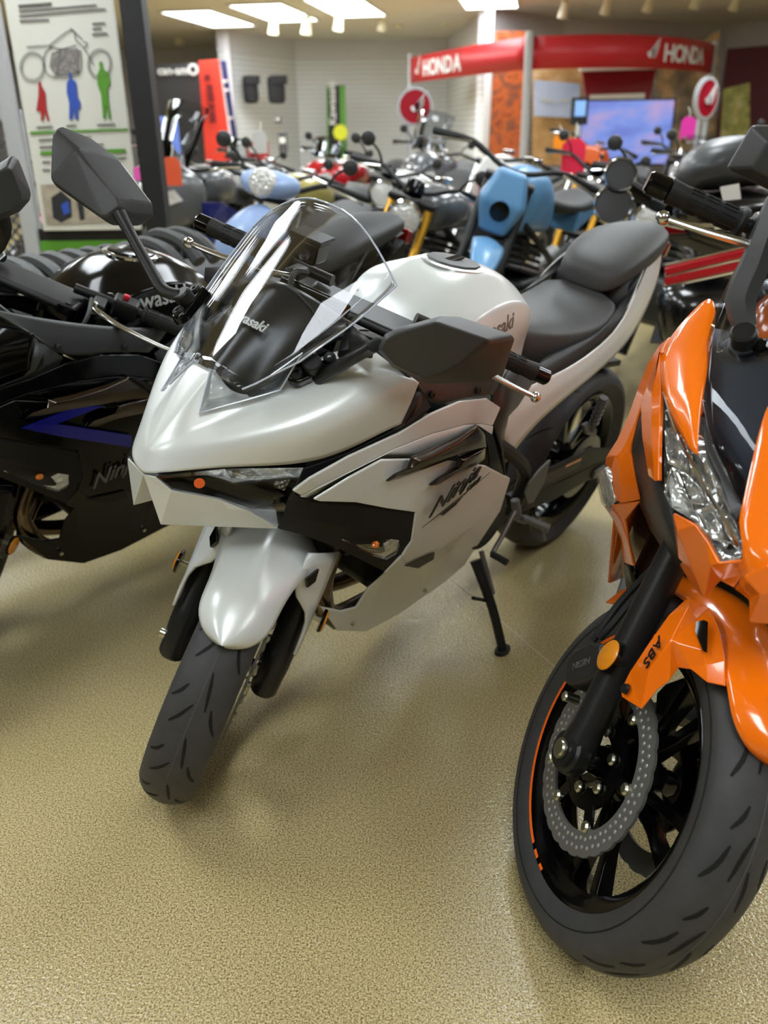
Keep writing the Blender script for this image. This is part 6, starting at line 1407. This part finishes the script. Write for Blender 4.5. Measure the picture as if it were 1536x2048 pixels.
bike('white touring motorcycle in the third row by the television', 4.0, 9.3, -116, 'adv', K_white, K_grey, M_satin, steer=10, screen=.2)
bike('red scooter at the right of the third row', 4.9, 9.2, -118, 'scooter', K_red, steer=15)
# ---- big charcoal tourer seen from behind at the right
t = bike('big satin charcoal tourer with a trunk and chrome edged red lights at the right', 1.42, 3.55, 42, 'naked', K_tgrey, K_tgrey, M_chrome, lean=7, steer=5, wb=1.66, bars=1.1, engine=M_chrome)
TF = Frame(1.42, 3.55, rad(42), rad(7))
def tp_(u, v, Y):
    p = np.array(at(u, v, Y=Y)); return Vector(TF.M.T @ (p-TF.T))
def blob(name, pts, mt, depth, sub=2, par=None):
    """rounded body: outline picked in the photo at one depth, given real thickness towards the back"""
    P = [tp_(u, v, Y) for u, v, Y in pts]; c = sum(P, Vector())/len(P); bk_ = Vector(TF.M.T @ np.array([.15, depth, 0.])); fr = Vector(TF.M.T @ np.array([0, -depth*.35, .02]))
    return G().loft([[c+(p-c)*.7+fr for p in P], P, [p+bk_*.6 for p in P], [c+(p-c)*.8+bk_ for p in P]]).build(name, mt, par or t, sub=sub)
tk_ = blob('trunk', [(1338, 345, 3.25), (1385, 290, 3.25), (1460, 268, 3.25), (1560, 272, 3.25), (1600, 330, 3.25), (1560, 372, 3.25), (1440, 385, 3.25), (1350, 392, 3.25)], K_tgrey, .42)
blob('trunk_base', [(1325, 400, 3.2), (1440, 388, 3.2), (1570, 375, 3.2), (1600, 450, 3.2), (1480, 470, 3.2), (1345, 470, 3.2)], K_black, .42)
blob('saddlebag', [(1290, 590, 3.15), (1340, 560, 3.15), (1500, 540, 3.15), (1560, 620, 3.15), (1520, 800, 3.15), (1330, 800, 3.15)], K_black, .4)
G().prism([tp_(1440, 375, 3.08), tp_(1478, 368, 3.08), tp_(1482, 398, 3.08), tp_(1446, 402, 3.08)], Vector((0, 0, .002))).build('paper_label', M_whiteprint, tk_)
M_redlens = mat('red_lens', (186, 24, 40), .12, coat=.6, bump=.8, bscale=120)
for k, (v0, v1) in enumerate(((543, 503), (562, 526))):
    a = tp_(1330, v0, 3.02); b = tp_(1500, v1, 3.0)
    lb = G().bar(a, b, .03, .024, (0, 0, 1)).build('red_light_bar', M_redlens, t, bevel=.004)
    up_ = Vector((0, 0, .018))
    for s_ in (1, -1): G().tube([a+up_*s_, b+up_*s_], .008, 8).build('chrome_edge', M_chrome, lb)
G().tube([tp_(1320, 440, 3.05), tp_(1400, 455, 3.0), tp_(1520, 440, 3.0)], .014, 10, smooth=4).build('trunk_rail', M_chrome, t)
for (u, v, r) in ((1240, 352, .062), (1226, 412, .075)):
    c = tp_(u, v, 3.5); n = Vector(TF.M.T @ np.array([-.2, -1., .25])).normalized()
    pd = G().lathe([(0, .03), (r*.85, .028), (r, .01), (r*.9, -.06), (0, -.08)], c, n, 24).build('speaker_pod', M_plast2, t)
    G().lathe([(r*.86, .026), (r*.95, .034), (r*1.02, .02)], c, n, 24).build('chrome_bezel', M_chrome, pd)
G().tube([tp_(1240, 360, 3.55), tp_(1300, 400, 3.6), tp_(1340, 420, 3.5)], .03, 10, smooth=4).build('speaker_arm', M_satin, t)
# ---- paper tags
hang_tag(344, 343, 5.8, (236, 96, 60), 'orange red paper tag on the white bike by the pillar')
pt = hang_tag(276, 347, 4.45, (240, 96, 190), 'small pink paper tag just left of the black pillar', .022)
G().tube([(0, 0, .028), (-1.14-pt.location.x, 0, .04)], .003, 6).build('clip', M_white, pt)
hang_tag(1120, 290, 6.6, (250, 150, 20), 'round orange tag before the lit television', .05)
hang_tag(1147, 312, 6.35, (232, 36, 72), 'bright red tag below the orange tag', .08)
hang_tag(1376, 256, 7.6, (250, 60, 180), 'hot pink tag right of the television', .06)
hang_tag(520, 285, 6.4, (190, 190, 186), 'pale grey tag above the touring bike', .05)
